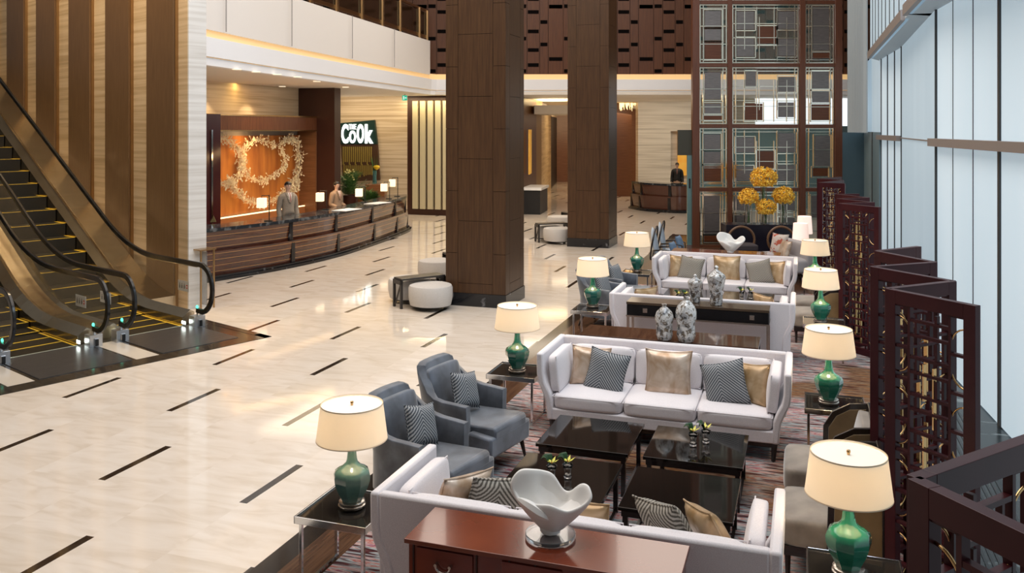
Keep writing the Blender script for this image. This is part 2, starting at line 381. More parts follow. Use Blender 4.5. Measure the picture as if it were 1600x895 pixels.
# dark stone surround of the escalator landing
m=MB(); m.box(0,.28,-.0,9,.0,.006); m.box(0,2.7,-.0,.12,0,.006); est(m,'trim_10',mat('dark_stone_border',(.028,.022,.017),.12,noise=(3,(.3,8,1),(.45,.55)),col2=(.05,.04,.03)))
m=MB(); m.box(.28,1.5,1.56,1.87,0,.005); m.box(.28,1.5,3.12,3.42,0,.005); est(m,'trim_11',mat('cream_stone_inlay',(.62,.56,.48),.15))
m=MB(); m.box(.28,2.7,.12,9,0,.003); est(m,'trim_10',mat('dark_stone_border'))
# left wall behind the reception (plane a=-13.9)
A0=-13.9
m=MB(); m.box(A0-.3,A0,15.6,21.75,3.3,4.25); m.box(A0-.3,A0,15.6,21.75,0,.85); struct(m,'wall_left_reception',TRAV)
m=MB(); m.box(A0-.28,A0-.02,15.6,22.3,.8,3.3); struct(m,'wall_left_niche',mat('niche_grey',(.40,.36,.31),.5))
m=MB(); m.box(A0-.02,A0+.25,15.6,22,.0,.80); struct(m,'trim_12',mat('orange_wood_ledge',(.36,.14,.05),.3))
m=MB(); m.box(A0+.2,A0+.245,15.6,21.9,.8,.83); struct(m,'trim_13',mat('ledge_light_strip',(1,.8,.5),.5,emit=(1,.68,.35),estr=2.0))
# walnut portal around the niche
m=MB(); m.box(A0,-13.3,15.6,22,3.0,3.36); struct(m,'trim_14',wood('portal_walnut',(.10,.035,.018),(.17,.065,.03),rough=.3))
m=MB(); m.box(-13.32,-13.28,15.6,22,3.35,3.39); m.box(-13.32,-13.28,15.6,22,2.97,3.0); struct(m,'trim_15',GOLD)
m=MB(); m.box(A0,-13.3,21.70,21.76,0,3.36); struct(m,'trim_16',wood('return_walnut',(.16,.07,.03),(.24,.11,.05),rough=.3,axis=0))
m=MB(); m.box(A0,-13.25,15.75,17.37,0,3.38); struct(m,'trim_16',mat('dark_red_pier',(.045,.010,.012),.2))
m=MB(); m.box(-13.24,-13.22,17.0,17.05,.3,3.0); struct(m,'trim_15',CHR)
m=MB(); m.box(-16.5,-12.72,21.76,22.1,0,4.25); struct(m,'wall_dark_pier',mat('dark_brown_pier',(.045,.016,.012),.35))
# back stone wall with the sign, plane b=27.9
m=MB(); m.box(-18,-13.37,27.9,28.2,0,4.25); struct(m,'wall_back_stone',TRAV)
m=MB(); m.box(-13.37,-9.6,27.9,28.2,0,4.25); struct(m,'wall_back_slats',mat('dark_slat_wood',(.05,.018,.011),.4))
WASH=mat('gold_striped_panel',(.52,.46,.30),.6)
for k in range(12):
    x=-13.12+k*.29
    m=MB(); m.box(x,x+.20,27.78,27.9,.22,4.02); struct(m,'trim_17',WASH)
# corridor side wall beyond the first column
def seg(nm,p,q,z0,z1,m_,th=.2):
    p=Vector((*p,0)); q=Vector((*q,0)); d=(q-p); n=Vector((-d.y,d.x,0)).normalized()*th
    mb=MB(); A=[p,q,q+n,p+n]; mb.prism([(v.x,v.y) for v in A],z0,z1,axis='z'); return wstruct(mb,nm,m_)
def GP(px,d): return ((px-800)*d/F,d)
p0,p1,p2,p3,p4=GP(808,30.6),GP(838,34.6),GP(846,36.2),GP(861,44),GP(870,50)
seg('wall_corridor_1',p0,p1,0,4.2,mat('corridor_brown',(.13,.06,.025),.3)); seg('wall_corridor_2',p1,p2,0,4.2,mat('corridor_gold_brown',(.28,.17,.06),.3))
seg('wall_corridor_3',p2,p3,0,4.2,stone('gold_travertine',(.50,.34,.16),(.62,.45,.24),(.70,.53,.30)))
seg('door_1',p3,p4,0,3.7,BLK); seg('wall_corridor_4',p3,p4,3.7,4.2,TRAV)
seg('wall_corridor_5',GP(868,50),GP(1000,50),0,4.2,wood('corridor_walnut',(.13,.05,.022),(.2,.085,.04),axis=0,rough=.3),.3)
m=MB(); m.prism([GP(819,32.0),GP(842,35.3),(GP(842,35.3)[0]+.12,35.3),(GP(819,32)[0]+.12,32)],0,.25,axis='z')
wstruct(m,'baseboard_corridor',BLKM)
m=MB(); m.box(GP(834,34)[0],GP(892,34)[0],33.2,37,3.62,3.95); wstruct(m,'ceiling',MC['soffit_white'])
# pale stone wall behind the far desk
D3=37.
X0,X1=GP(997,D3)[0],GP(1092,D3)[0]
m=MB(); m.box(X0,GP(1048,D3)[0],D3,D3+.5,0,4.2); m.box(GP(1048,D3)[0],X1+2,D3,D3+.5,2.95,4.2); m.box(GP(1078,D3)[0],X1+2,D3,D3+.5,0,2.95); m.box(X0,X1+1,D3+.5,D3+.7,0,4.2); wstruct(m,'wall_far_stone',TRAVL)
m=MB(); m.box(GP(970,D3)[0],X0,D3+2,D3+2.3,0,4.2); wstruct(m,'wall_far_walnut',MC['corridor_walnut'])
# right: glazed wall beyond the big screen
DG=33.
m=MB(); m.box(GP(1088,DG)[0],GP(1400,DG)[0],DG,DG+.2,0,3.15); wstruct(m,'wall_right_low',mat('teal_glass_wall',(.13,.22,.24),.08,spec=.8,noise=(1.2,(1,1,.3)),col2=(.20,.32,.34)))
m=MB(); m.box(GP(1180,DG)[0],GP(1335,DG)[0],DG+.02,DG+.1,3.15,4.2); wstruct(m,'window_1',mat('bright_daylight_window',(.9,.95,1),.4,emit=(.85,.93,1),estr=1.2))
m=MB(); m.box(GP(1090,DG)[0],GP(1180,DG)[0],DG,DG+.1,3.15,4.2); wstruct(m,'wall_far_upper',TRAV)
# ===== facade with lit blinds =====
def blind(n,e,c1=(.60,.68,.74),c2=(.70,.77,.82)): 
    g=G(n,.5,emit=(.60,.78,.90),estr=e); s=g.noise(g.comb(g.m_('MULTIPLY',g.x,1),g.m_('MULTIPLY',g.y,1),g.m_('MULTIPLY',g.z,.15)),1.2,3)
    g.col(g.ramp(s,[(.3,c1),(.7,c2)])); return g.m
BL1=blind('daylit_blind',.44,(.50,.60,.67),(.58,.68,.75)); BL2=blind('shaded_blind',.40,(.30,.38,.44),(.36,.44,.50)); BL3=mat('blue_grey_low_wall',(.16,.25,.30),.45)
MUL=mat('dark_mullion',(.05,.05,.05),.4); TRB=mat('taupe_transom',(.26,.22,.20),.45)
class Ln:
    def __init__(s,p,q): s.p=Vector(p); s.d=(Vector(q)-s.p); s.len=s.d.length; s.d.normalize(); s.a=atan2(s.d.y,s.d.x)
    def put(s,mb,name,m_):
        o=mb.build(name,m_); o['kind']='structure'; o.location=(s.p.x,s.p.y,0); o.rotation_euler=(0,0,s.a); return o
f1=Ln((3.05,1.15),(5.525,11.27)) # near section (x along, +y = into the room on the left)
ZT=4.57
js=[0,1.3,2.3,3.3,4.3,5.3,6.35,7.28,8.55-.9,8.55]
w1=1.06*.8333
e=f1.len
js=[e-.80*k*1.12 for k in range(0,13)]
k=0
js=[e,e-.80,e-1.67,e-2.64,e-3.7,e-4.8,e-5.9,e-7.0,e-8.1,e-9.2,e-10.4]
for i,(b,a) in enumerate(zip(js,js[1:])):
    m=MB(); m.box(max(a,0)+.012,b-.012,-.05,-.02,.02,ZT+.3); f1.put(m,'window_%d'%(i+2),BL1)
    big=(i==2)
    m=MB(); m.box(a-(.03 if big else .012),a+(.03 if big else .012),-.05,.0 if big else -.015,0,ZT+.3); f1.put(m,'trim_18',MUL)
m=MB(); m.box(0,e,-.02,.10,2.79,2.89)
f1.put(m,'trim_19',TRB)
f2=Ln((5.525,11.27),(7.33,16.25))
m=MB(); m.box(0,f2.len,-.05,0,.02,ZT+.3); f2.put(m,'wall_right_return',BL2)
m=MB(); m.box(0,f2.len,0,.02,2.84,2.86); f2.put(m,'trim_19',TRB); m=MB(); m.box(-.005,.015,-.02,.01,0,ZT); f2.put(m,'trim_18',MUL); m=MB(); m.box(f2.len-.02,f2.len+.01,-.02,.02,0,ZT); f2.put(m,'trim_18',MUL)
f3=Ln((7.33,16.25),(8.15,19.1))
for i in range(3):
    m=MB(); m.box(f3.len*i/3+.015,f3.len*(i+1)/3-.015,-.05,-.02,.02,ZT+.3); f3.put(m,'window_%d'%(i+13),BL1)
    m=MB(); m.box(f3.len*(i+1)/3-.015,f3.len*(i+1)/3+.015,-.05,.0,.02,ZT+.3); f3.put(m,'trim_18',MUL)
m=MB(); m.box(0,f3.len,-.02,.1,2.79,2.89); f3.put(m,'trim_19',TRB)
f4=Ln((8.15,19.1),(10.2,25))
m=MB(); m.box(0,f4.len,-.05,0,2.95,ZT+.3); f4.put(m,'wall_right_far',BL2)
m=MB(); m.box(0,f4.len,-.04,.03,0,2.95); f4.put(m,'wall_right_far_low',BL3); m=MB(); m.box(2.2,2.26,.03,.05,0,2.95); f4.put(m,'trim_18',MUL)
# upper bay boxes
u1=Ln((2.0,1.9),(8.0,20.0))
u1=Ln((2.1,1.9),(5.375,11.75)); u2=Ln((5.55,12.2),(7.82,18.86))
for u,zb in ((u1,ZT),(u2,ZT)):
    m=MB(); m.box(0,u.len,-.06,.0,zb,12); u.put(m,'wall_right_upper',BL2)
    m=MB(); m.box(0,u.len,.0,.06,zb-.02,zb+.13); u.put(m,'trim_20',TRB)
    for k in range(1,9):
        m=MB(); m.box(u.len*k/9-.012,u.len*k/9+.012,0,.012,zb+.13,12); u.put(m,'trim_18',MUL)
for (a,b,c,d) in (((2.1,1.9),(5.375,11.75),(5.8,11.9),(3.3,1.1)),((5.375,11.7),(7.82,18.86),(8.6,20),(5.8,11.6)),):
    m=MB(); m.prism([a,b,c,d],ZT,ZT+.04,axis='z'); wstruct(m,'trim_21',mat('bay_soffit',(.5,.58,.63),.5))
# sheer curtain at far end
m=MB(); m.grid(lambda u,v:(GP(1326,24.5)[0]+u*(GP(1354,22)[0]-GP(1326,24.5)[0]),24.5-u*2.5+.10*sin(u*44)+.04*sin(u*91),2.93+v*9),90,2)
c=m.build('sheer_curtain',mat('sheer_curtain_cloth',(.34,.40,.44),.8,emit=(.6,.72,.8),estr=.10),smooth='all'); tag(c,'tall pale sheer curtain hanging at the far end of the window wall','curtain')  # blue tint and faint glow put into the cloth against the warm light
m=MB(); m.box(GP(1312,24.8)[0],GP(1356,24.8)[0],24.8,25,0,2.93); wstruct(m,'wall_right_end_low',BL3)
# ================= LOUNGE FURNITURE =================
def pile(mb,w,d,h,crown,c,n=12,M=None,r=7.):
    "upholstered block: rounded, slightly crowned box centred at c"
    new=[]
    def P(u,v,t):  # superellipse shell
        e=.16
        f=lambda a:(abs(a)**e)*(1 if a>=0 else -1)
        return u,v,t
    N=n
    def sgn(a): return 1 if a>=0 else -1
    V={}
    def vert(i,j,k):
        if (i,j,k) not in V:
            p=[2*i/N-1,2*j/N-1,2*k/N-1]; q=list(p)
            L_=(abs(p[0])**r+abs(p[1])**r+abs(p[2])**r)**(1/r); mx=max(map(abs,p))
            sc=mx/L_ if L_ else 1; sc=sc**.8
            q=[a*sc for a in p]
            z=q[2]*h/2
            if p[2]>0: z+=crown*(1-p[0]**2)*(1-p[1]**2)*p[2]
            V[(i,j,k)]=mb.bm.verts.new((c[0]+q[0]*w/2,c[1]+q[1]*d/2,c[2]+z)); new.append(V[(i,j,k)])
        return V[(i,j,k)]
    for a in range(N):
        for b in range(N):
            for k in (0,N):
                f=[(a,b),(a+1,b),(a+1,b+1),(a,b+1)]
                mb.bm.faces.new([vert(i,j,k) for i,j in f]); mb.bm.faces.new([vert(i,k,j) for i,j in f]); mb.bm.faces.new([vert(k,i,j) for i,j in f])
    if M is not None: bmesh.ops.transform(mb.bm,matrix=M,verts=new)
    return mb
def make_sofa(label,a,b,z,r,group):
    t=lthing('sofa',label,'sofa',a,b,z,r,group)   # faces -y
    O=[(1.08,.165),(1.085,.27),(1.10,.36),(1.135,.44),(1.172,.52),(1.185,.60),(1.187,.72),(1.187,.80)]
    m=MB(); m.box(-1.075,1.075,-.42,.42,.165,.275); m.build('base_rail',CREAMF,t,bev=.012,smooth=True)
    m=MB()
    bk=[(.425,.165),(.43,.5),(.435,.8),(.365,.8),(.36,.5),(.36,.165)]
    m.prism([(y,z) for y,z in bk],-1.13,1.13,axis='x'); m.build('backrest',CREAMF,t,bev=.018,smooth=True)
    for s in (-1,1):
        m=MB(); poly=[(s*x,z) for x,z in O]+[(s*(1.187-.065),.80),(s*(1.187-.068),.60),(s*(1.172-.07),.52),(s*1.06,.44),(s*1.03,.36),(s*1.02,.165)]
        m.prism(poly,-.43,.436,axis='y'); m.build('arm',CREAMF,t,bev=.016,smooth=True)
    for k in (-1,0,1):
        m=MB(); pile(m,.685,.76,.145,.012,(k*.69,-.05,.342)); c=m.build('seat_cushion',CREAMF,t,smooth='all')
        x0,x1,y0,y1=k*.69-.335,k*.69+.335,-.425,.30
        MB().path([(x0,y0,.395),(x1,y0,.395),(x1,y1,.40),(x0,y1,.40)],.005,6,True).build('piping',CREAMF,c)
        m=MB(); pile(m,.66,.35,.14,.03,(0,0,0)); bc=m.build('back_cushion',CREAMF,t,smooth='all',loc=(k*.675,.265,.575),rot=(R(82),0,0))
        MB().path([(-.32,-.16,.05),(.32,-.16,.05),(.32,.165,.05),(-.32,.165,.05)],.005,6,True).build('piping',CREAMF,bc)
    for s in (-1,1):
        m=MB(); pile(m,.62,.36,.10,.02,(0,0,0)); sc_=m.build('side_cushion',CREAMF,t,smooth='all',loc=(s*1.03,-.05,.585),rot=(R(90),0,R(-90*s)-R(4)*s))
        sc_.rotation_euler=(R(84),0,R(-90)*s)
        MB().path([(-.30,-.17,.035),(.30,-.17,.035),(.30,.17,.035),(-.30,.17,.035)],.005,6,True).build('piping',CREAMF,sc_)
    m=MB(); m.box(-1.03,1.03,-.385,.38,.12,.168); m.build('plinth',DARKW,t)
    for x in (-1.04,1.04):
        for y in (-.39,.37):
            MB().tube((x*.99,y,0),(x,y,.166),.018,.028,4).build('leg',DARKW,t)
    return t
def pillow(label,mt,a,b,z,w=.42,rx=12,rz=0,r=0,th=.14,group=None,tilt=0):
    o=MB().pillow(w,w,th).build('throw_pillow',mt,smooth='all',weld=.0005)
    o.location=LW(a,b,z); o.rotation_mode='XYZ'
    M=Matrix.Rotation(-TH+R(r),4,'Z')@Matrix.Rotation(R(rz),4,'Z')@Matrix.Rotation(R(-rx),4,'X')@Matrix.Rotation(R(tilt),4,'Y')
    o.rotation_euler=M.to_euler()
    e=[]; n=10
    for i in range(4*n):
        s,k=divmod(i,n); t_=2*k/n-1; p=.10
        u,v=[(t_,-1),(1,t_),(-t_,1),(-1,-t_)][s]
        e.append((u*(1-p*(1-v*v)*abs(u))*w/2,0,v*(1-p*(1-u*u)*abs(v))*w/2))
    MB().path(e,.005,5,True).build('piping',mt,o)
    return tag(o,label,'pillow',group)
def side_table(label,a,b,group,top):
    t=lthing('side_table',label,'side table',a,b,.02,0,group)
    W_,D_=.26,.26
    m=MB()
    for x0,x1,y0,y1 in ((-W_,W_,-D_,-D_+.012),(-W_,W_,D_-.012,D_),(-W_,-W_+.012,-D_,D_),(W_-.012,W_,-D_,D_)): m.box(x0,x1,y0,y1,.435,.482)
    m.build('rim',CHR,t,bev=.002)
    MB().box(-W_+.01,W_-.01,-D_+.01,D_-.01,.445,.472).build('table_top',top,t)
    for x in (-.225,.225):
        for y in (-.225,.225): MB().box(x-.011,x+.011,y-.011,y+.011,.0,.44).build('leg',CHR,t,bev=.002)
    m=MB()
    for x in (-.225,.225): m.box(x-.009,x+.009,-.225,.225,0,.016)
    m.build('floor_rail',CHR,t)
    return t
def lamp(label,a,b,z,glaze,group,sc=1):
    t=lthing('table_lamp',label,'lamp',a,b,z,11,group)
    m=MB(); m.lathe([(.085,0),(.09,.006),(.09,.014),(.082,.018),(.082,.03),(.086,.036),(.072,.045)],40); m.build('base',NICK,t,smooth=True)
    pr=[(.068,.045),(.078,.07),(.104,.12),(.121,.17),(.124,.205),(.114,.235),(.088,.255),(.062,.268),(.042,.29),(.034,.32),(.030,.36),(.028,.42),(.026,.45)]
    m=MB(); m.lathe([(r*1.02,z_) for r,z_ in pr],8); bd=m.build('body',glaze,t,smooth=True)
    MB().tube((0,0,.45),(0,0,.665),.006).build('stem',NICK,t)
    m=MB(); m.lathe([(.235,.445),(.205,.68)],64,caps=False); m.lathe([(.231,.445),(.201,.68)],64,caps=False); sh=m.build('shade',SHADE,t,smooth='all')
    m=MB(); m.lathe([(.2365,.445),(.2355,.452)],64,caps=False);m.lathe([(.2065,.673),(.206,.681)],64,caps=False); m.build('trim_band',mat('shade_trim',(.75,.62,.45),.7),sh,smooth='all')
    m=MB(); m.lathe([(.001,.668),(.199,.668)],48,caps=False); m.build('diffuser',SHADT,t)
    m=MB(); m.lathe([(.008,.668),(.009,.68),(.012,.684),(.010,.694),(.0,.697)],12); m.build('finial',GOLD,t,smooth=True)
    l=light('POINT',(0,0,0),6,(1,.78,.52),.05,name='lamp_bulb'); l.parent=t; l.location=(0,0,.56)
    return t
def coffee(label,a,b,group,w=.78,d=.77):
    t=lthing('coffee_table',label,'coffee table',a,b,.02,0,group)
    MB().box(-w/2,w/2,-d/2,d/2,.335,.362).build('table_top',BGLOSS,t,bev=.003)
    m=MB(); m.box(-w/2+.02,w/2-.02,-d/2+.02,d/2-.02,.29,.335); m.build('apron',DARKW,t)
    for x in (-1,1):
        for y in (-1,1): MB().box(x*(w/2-.045)-.018,x*(w/2-.045)+.018,y*(d/2-.045)-.018,y*(d/2-.045)+.018,0,.3).build('leg',DARKW,t)
    m=MB()
    for x in (-1,1): m.box(x*(w/2-.045)-.012,x*(w/2-.045)+.012,-d/2+.04,d/2-.04,.0,.022)
    m.build('floor_rail',DARKW,t)
    return t
def shell(paths,m,name,mt,t):
    "paths: list of (outer xy, inner xy, z_bottom, z_top, lean)"
    rings=[]
    for (ox,oy),(ix,iy),zb,zt,(lx,ly) in paths:
        r=[]
        for k in range(5):
            z=zb+(zt-zb)*k/4; f=max(0,(z-.35))/.5; r.append((ox+lx*f,oy+ly*f,z))
        for k in range(4,-1,-1):
            z=zb+(zt-zb)*k/4; f=max(0,(z-.35))/.5; r.append((ix+lx*f,iy+ly*f,z if k else zb))
        rings.append([m.bm.verts.new(p) for p in r])
    for A,B in zip(rings,rings[1:]):
        for i in range(10): m.bm.faces.new((A[i],A[(i+1)%10],B[(i+1)%10],B[i]))
    m.bm.faces.new(rings[0]); m.bm.faces.new(rings[-1][::-1])
    return m.build(name,mt,t,smooth='all',sub=2)
def armchair(label,a,b,r,group):
    t=lthing('velvet_armchair',label,'armchair',a,b,.02,r,group)  # faces -y
    # outline of the shell in plan (outer edge), with its top height
    half=[(.335,-.17,.585),(.34,-.05,.59),(.345,.08,.595),(.345,.17,.61),(.335,.235,.65),(.315,.285,.72),(.285,.325,.80),(.25,.35,.845),(.19,.362,.865),(.10,.366,.87),(0,.367,.872)]
    U=[(-x,y,z) for x,y,z in half]+half[::-1][1:]
    n_=len(U); m=MB(); rings=[]
    for i,(x,y,zt) in enumerate(U):
        d=Vector((U[min(i+1,n_-1)][0]-U[max(i-1,0)][0],U[min(i+1,n_-1)][1]-U[max(i-1,0)][1])).normalized(); nn=Vector((d.y,-d.x))
        if nn.dot(Vector((-x,-y+.05)))<0: nn=-nn
        T=.07 if zt<.62 else .09; rr=.014; ring=[]
        prof=[(0,.16),(0,.3),(0,.45),(0,.58 if zt>.6 else zt-.05),(0,zt-rr),(rr*.3,zt-rr*.3),(rr,zt),(T-rr,zt),(T-rr*.3,zt-rr*.3),(T,zt-rr),(T,.5),(T,.3),(T,.16)]
        for o,z in prof:
            tp=max(0,(z-.45)); lean=.22*tp*(1 if zt>.62 else .0)*min(1,(zt-.60)/.2); spl=.10*tp*(1 if x>0 else -1)*(1 if zt<.66 else 0)
            nar=1-.10*max(0,z-.6)
            ring.append(m.bm.verts.new(((x+nn.x*o)*nar+spl*.6,y+nn.y*o+lean,z)))
        rings.append(ring)
    for A,B in zip(rings,rings[1:]):
        for i in range(13): m.bm.faces.new((A[i],A[(i+1)%13],B[(i+1)%13],B[i]))
    m.bm.faces.new(rings[0]); m.bm.faces.new(rings[-1][::-1]); m.build('shell',BLUEV,t,smooth=True,bev=.006)
    m=MB(); m.prism([(-.42,.19),(-.425,.40),(-.40,.425),(.27,.395),(.30,.19)],-.265,.265,axis='x'); m.build('seat',BLUEV,t,smooth=True,bev=.022)
    m=MB(); m.prism([(-.42,.17),(-.425,.35),(-.18,.37),(-.16,.17)],-.335,.335,axis='x'); m.build('seat_front',BLUEV,t,smooth=True,bev=.022)
    m=MB(); pile(m,.48,.40,.09,.01,(0,0,0)); m.build('back_cushion',BLUEV,t,smooth='all',loc=(0,.295,.62),rot=(R(77),0,0))
    for x in (-.27,.27):
        MB().tube((x*1.06,-.40,0),(x,-.36,.18),.012,.024,8).build('leg',DARKW,t)
        MB().tube((x*1.02,.36,0),(x*.96,.29,.18),.012,.024,8).build('leg',DARKW,t)
    return t
def lounge_chair(label,a,b,r,group):
    t=lthing('taupe_lounge_chair',label,'lounge chair',a,b,.02,r,group) # faces -y
    m=MB(); pile(m,.60,.58,.20,.02,(0,-.09,.32)); m.build('seat',TAUPV,t,smooth='all')
    m=MB(); m.box(-.29,.29,-.36,.25,.17,.235); m.build('seat_frame',DARKW,t,bev=.004)
    m=MB(); pile(m,.54,.40,.10,.02,(0,0,0)); m.build('back_cushion',TAUPV,t,smooth='all',loc=(0,.195,.56),rot=(R(80),0,0))
    m=MB(); m.box(-.30,.30,.25,.28,.17,.80); fr=m.build('back_frame',DARKW,t,bev=.006)
    m=MB(); m.box(-.25,.25,.275,.286,.28,.75); m.build('back_inset',BRNV,fr)
    for s in (-1,1):
        m=MB(); pts=[(.275,.18),(.275,.79),(.12,.775),(-.01,.70),(-.08,.58),(-.09,.18)]
        m.prism([(y,z) for y,z in pts],s*.30-.014,s*.30+.014,axis='x'); w_=m.build('wing',DARKW,t,bev=.004)
        m=MB(); pts=[(.245,.24),(.245,.745),(.12,.73),(.02,.67),(-.04,.57),(-.05,.24)]
        m.prism([(y,z) for y,z in pts],s*.30-.02,s*.30+.02,axis='x'); m.build('wing_inset',BRNV,w_,bev=.004)
    for x in (-.26,.26):
        for y in (-.33,.22): MB().tube((x,y,0),(x,y,.18),.014,.02,4).build('leg',DARKW,t)
    return t
def orchid(label,a,b,z,group,r=0):
    t=lthing('orchid_glass',label,'flower vase',a,b,z,r,group)
    m=MB(); m.lathe([(.026,0),(.030,.006),(.026,.03),(.024,.05),(.032,.075),(.041,.10),(.038,.10),(.029,.075),(.021,.05),(.023,.03),(.024,.012),(.001,.010)],28,caps=False); m.build('glass',GLS,t,smooth='all')
    m=MB(); rnd=random.Random(int(a*97+b*31))
    for k in range(6):
        an=k*pi/3+.3; c=Vector((.0,0,.115)); d=Vector((cos(an),sin(an),.55))*1.35; s_=Vector((-sin(an),cos(an),0))
        m.quad(c,c+d*.022+s_*.012,c+d*.045+Vector((0,0,.003)),c+d*.022-s_*.012)
    fl=m.build('flower',mat('yellow_green_petal',(.62,.62,.06),.5,noise=(60,(1,1,1)),col2=(.80,.72,.16)),t)
    MB().lathe([(.0,.11),(.007,.118),(.004,.13),(0,.133)],8).build('flower_centre',mat('orchid_red_centre',(.35,.12,.03),.5),fl)
    m=MB()
    for k in range(3):
        an=2.2+k*.7; base=Vector((cos(an)*.015,sin(an)*.015,.10)); q=[]
        for i in range(7):
            f=i/6; p=base+Vector((cos(an)*.07*f,sin(an)*.07*f,.07*sin(f*pi*.75))); wd=.022*sin(pi*min(1,f*.9+.08)); s_=Vector((-sin(an),cos(an),0)); q.append((p-s_*wd,p+s_*wd))
        for A,B in zip(q,q[1:]): m.quad(A[0],A[1],B[1],B[0])
    m.build('leaf',mat('dark_leaf',(.012,.05,.012),.3),t,smooth='all')
    return t
def jar(label,a,b,z,prof,lid,group,n=36,sq=False):
    g=MC.get('mottled_glaze')
    if not g:
        gg=G('mottled_glaze',.12,coat=.6); n1=gg.noise(gg.co,9,7,.8); n2=gg.noise(gg.co,26,5,1)
        c=gg.ramp(n1,[(.36,(.10,.105,.115)),(.45,(.42,.43,.44)),(.54,(.66,.66,.65)),(.68,(.52,.50,.46))]); d=gg.ramp(n2,[(.40,(.25,.2,.15)),(.5,(1,1,1))]); gg.col(gg.mix(1,c,d,'MULTIPLY')); g=gg.m
    t=lthing('glazed_jar',label,'vase',a,b,z,0,group)
    m=MB(); m.lathe(prof,n if not sq else 8); m.build('body',g,t,smooth=True,bev=.004 if sq else 0)
    m=MB(); m.lathe(lid,24); m.build('neck' if not sq else 'lid',g,t,smooth=True)
    return t
def console(label,a,b,w,d,h,group,drawers=True,topm=None):
    t=lthing('console_table',label,'console table',a,b,.02,0,group); h-=.02
    MB().box(-w/2,w/2,-d/2,d/2,h-.03,h).build('table_top',topm or PARQ,t,bev=.002)
    if drawers:
        m=MB(); m.box(-w/2+.005,w/2-.005,-d/2+.008,d/2,h-.17,h-.03); m.build('drawer_case',BLK,t)
        for k in range(2):
            x0=-w/2+.015+k*(w/2-.0075); dr=MB().box(x0,x0+w/2-.0225,-d/2-.004,-d/2+.01,h-.162,h-.036).build('drawer',mat('black_lacquer',(.006,.006,.007),.15),t,bev=.002)
            cx=(x0+x0+w/2-.0225)/2+(-.2 if k==0 else .24)
            m=MB(); m.box(cx-.028,cx+.028,-d/2-.012,-d/2-.004,h-.127,h-.07); m.build('pull_plate',NICK,dr,bev=.002)
        m=MB(); m.box(-w/2-.002,w/2+.002,-d/2-.005,d/2,h-.19,h-.17); m.build('metal_rail',NICK,t)
    else:
        MB().box(-w/2+.03,w/2-.03,-d/2+.03,d/2-.03,h-.10,h-.03).build('apron',DARKW,t)
    for x in (-1,1):
        for y in (-1,1): MB().box(x*(w/2-.02)-.015,x*(w/2-.02)+.015,y*(d/2-.02)-.015,y*(d/2-.02)+.015,0,h-.17 if drawers else h-.03).build('leg',NICK if drawers else DARKW,t)
    return t
def sculpture(label,a,b,z,sc,r,base=True):
    t=lthing('abstract_sculpture',label,'sculpture',a,b,z,r)
    W_=mat('white_plaster_sculpture',(.86,.84,.81),.45)
    # twisted, folded bowl form
    RP=[(.255,-.03,.225),(.235,.03,.28),(.18,.06,.285),(.11,.085,.225),(.055,.095,.225),(-.01,.10,.30),(-.07,.08,.325),(-.12,.03,.345),(-.19,-.01,.345),(-.235,-.05,.27),(-.185,-.085,.20),(-.125,-.115,.185),(-.05,-.115,.195),(.03,-.115,.205),(.085,-.105,.185),(.145,-.075,.165)]
    nR=len(RP); pr_=[Vector(p) for p in RP]; FR=[]
    for i in range(nR):
        p0_,p1_,p2_,p3_=pr_[i-1],pr_[i],pr_[(i+1)%nR],pr_[(i+2)%nR]
        for k in range(3):
            f=k/3; FR.append(.5*((2*p1_)+(-p0_+p2_)*f+(2*p0_-5*p1_+4*p2_-p3_)*f*f+(-p0_+3*p1_-3*p2_+p3_)*f**3))
    nF=len(FR)
    def surf(u,v,k_=1,z0=.012,r0_=.052,bul=.012,zk=1):
        P_=FR[int(round(u*nF))%nF]; an=atan2(P_.y/.6,P_.x); v=v if v>0 else 0; base_=Vector((cos(an)*r0_+.005,sin(an)*r0_*.85,z0)); q=base_.lerp(Vector((P_.x*k_,P_.y*k_,P_.z*zk)),v)
        q.z+= .012*sin(pi*v)*cos(3*an+1); q+=Vector((cos(an),sin(an)*.7,0))*bul*sin(pi*v)*(1+.9*cos(5*an+.6)); return tuple(q)
    m=MB(); m.grid(lambda u,v:surf(u,v),nF,6,True)
    o=m.build('body',W_,t,smooth=True); sd=o.modifiers.new('t','SOLIDIFY'); sd.thickness=.024; sd.offset=-1; ss=o.modifiers.new('s','SUBSURF'); ss.levels=1; ss.render_levels=1
    m=MB(); m.grid(lambda u,v:surf(u,v,.86,.12,.01,.0,.80),nF,5,True); m.build('inner_fold',W_,t,smooth='all')
    m=MB(); m.lathe([(.045,.0),(.058,.006),(.062,.03),(.0,.035)],9); m.build('foot',W_,t,smooth=True)
    m=MB(); pt=[(-.17,-.075,.20),(-.10,-.105,.185),(-.03,-.105,.145),(.02,-.085,.11)]
    m.path([Vector(p) for p in cr(pt,5)],lambda f:.008+.022*sin(pi*f),6); m.build('fold',W_,t,smooth=True)
    if base:
        m=MB(); m.lathe([(.142,-.024),(.145,-.02),(.145,-.003),(.142,0)],48); m.build('acrylic_base',mat('clear_acrylic',(.92,.95,.97),.03,trans=.92,ior=1.3),t,smooth=True)
    for c in kids(t): c.scale=(sc,sc,sc)
    return t
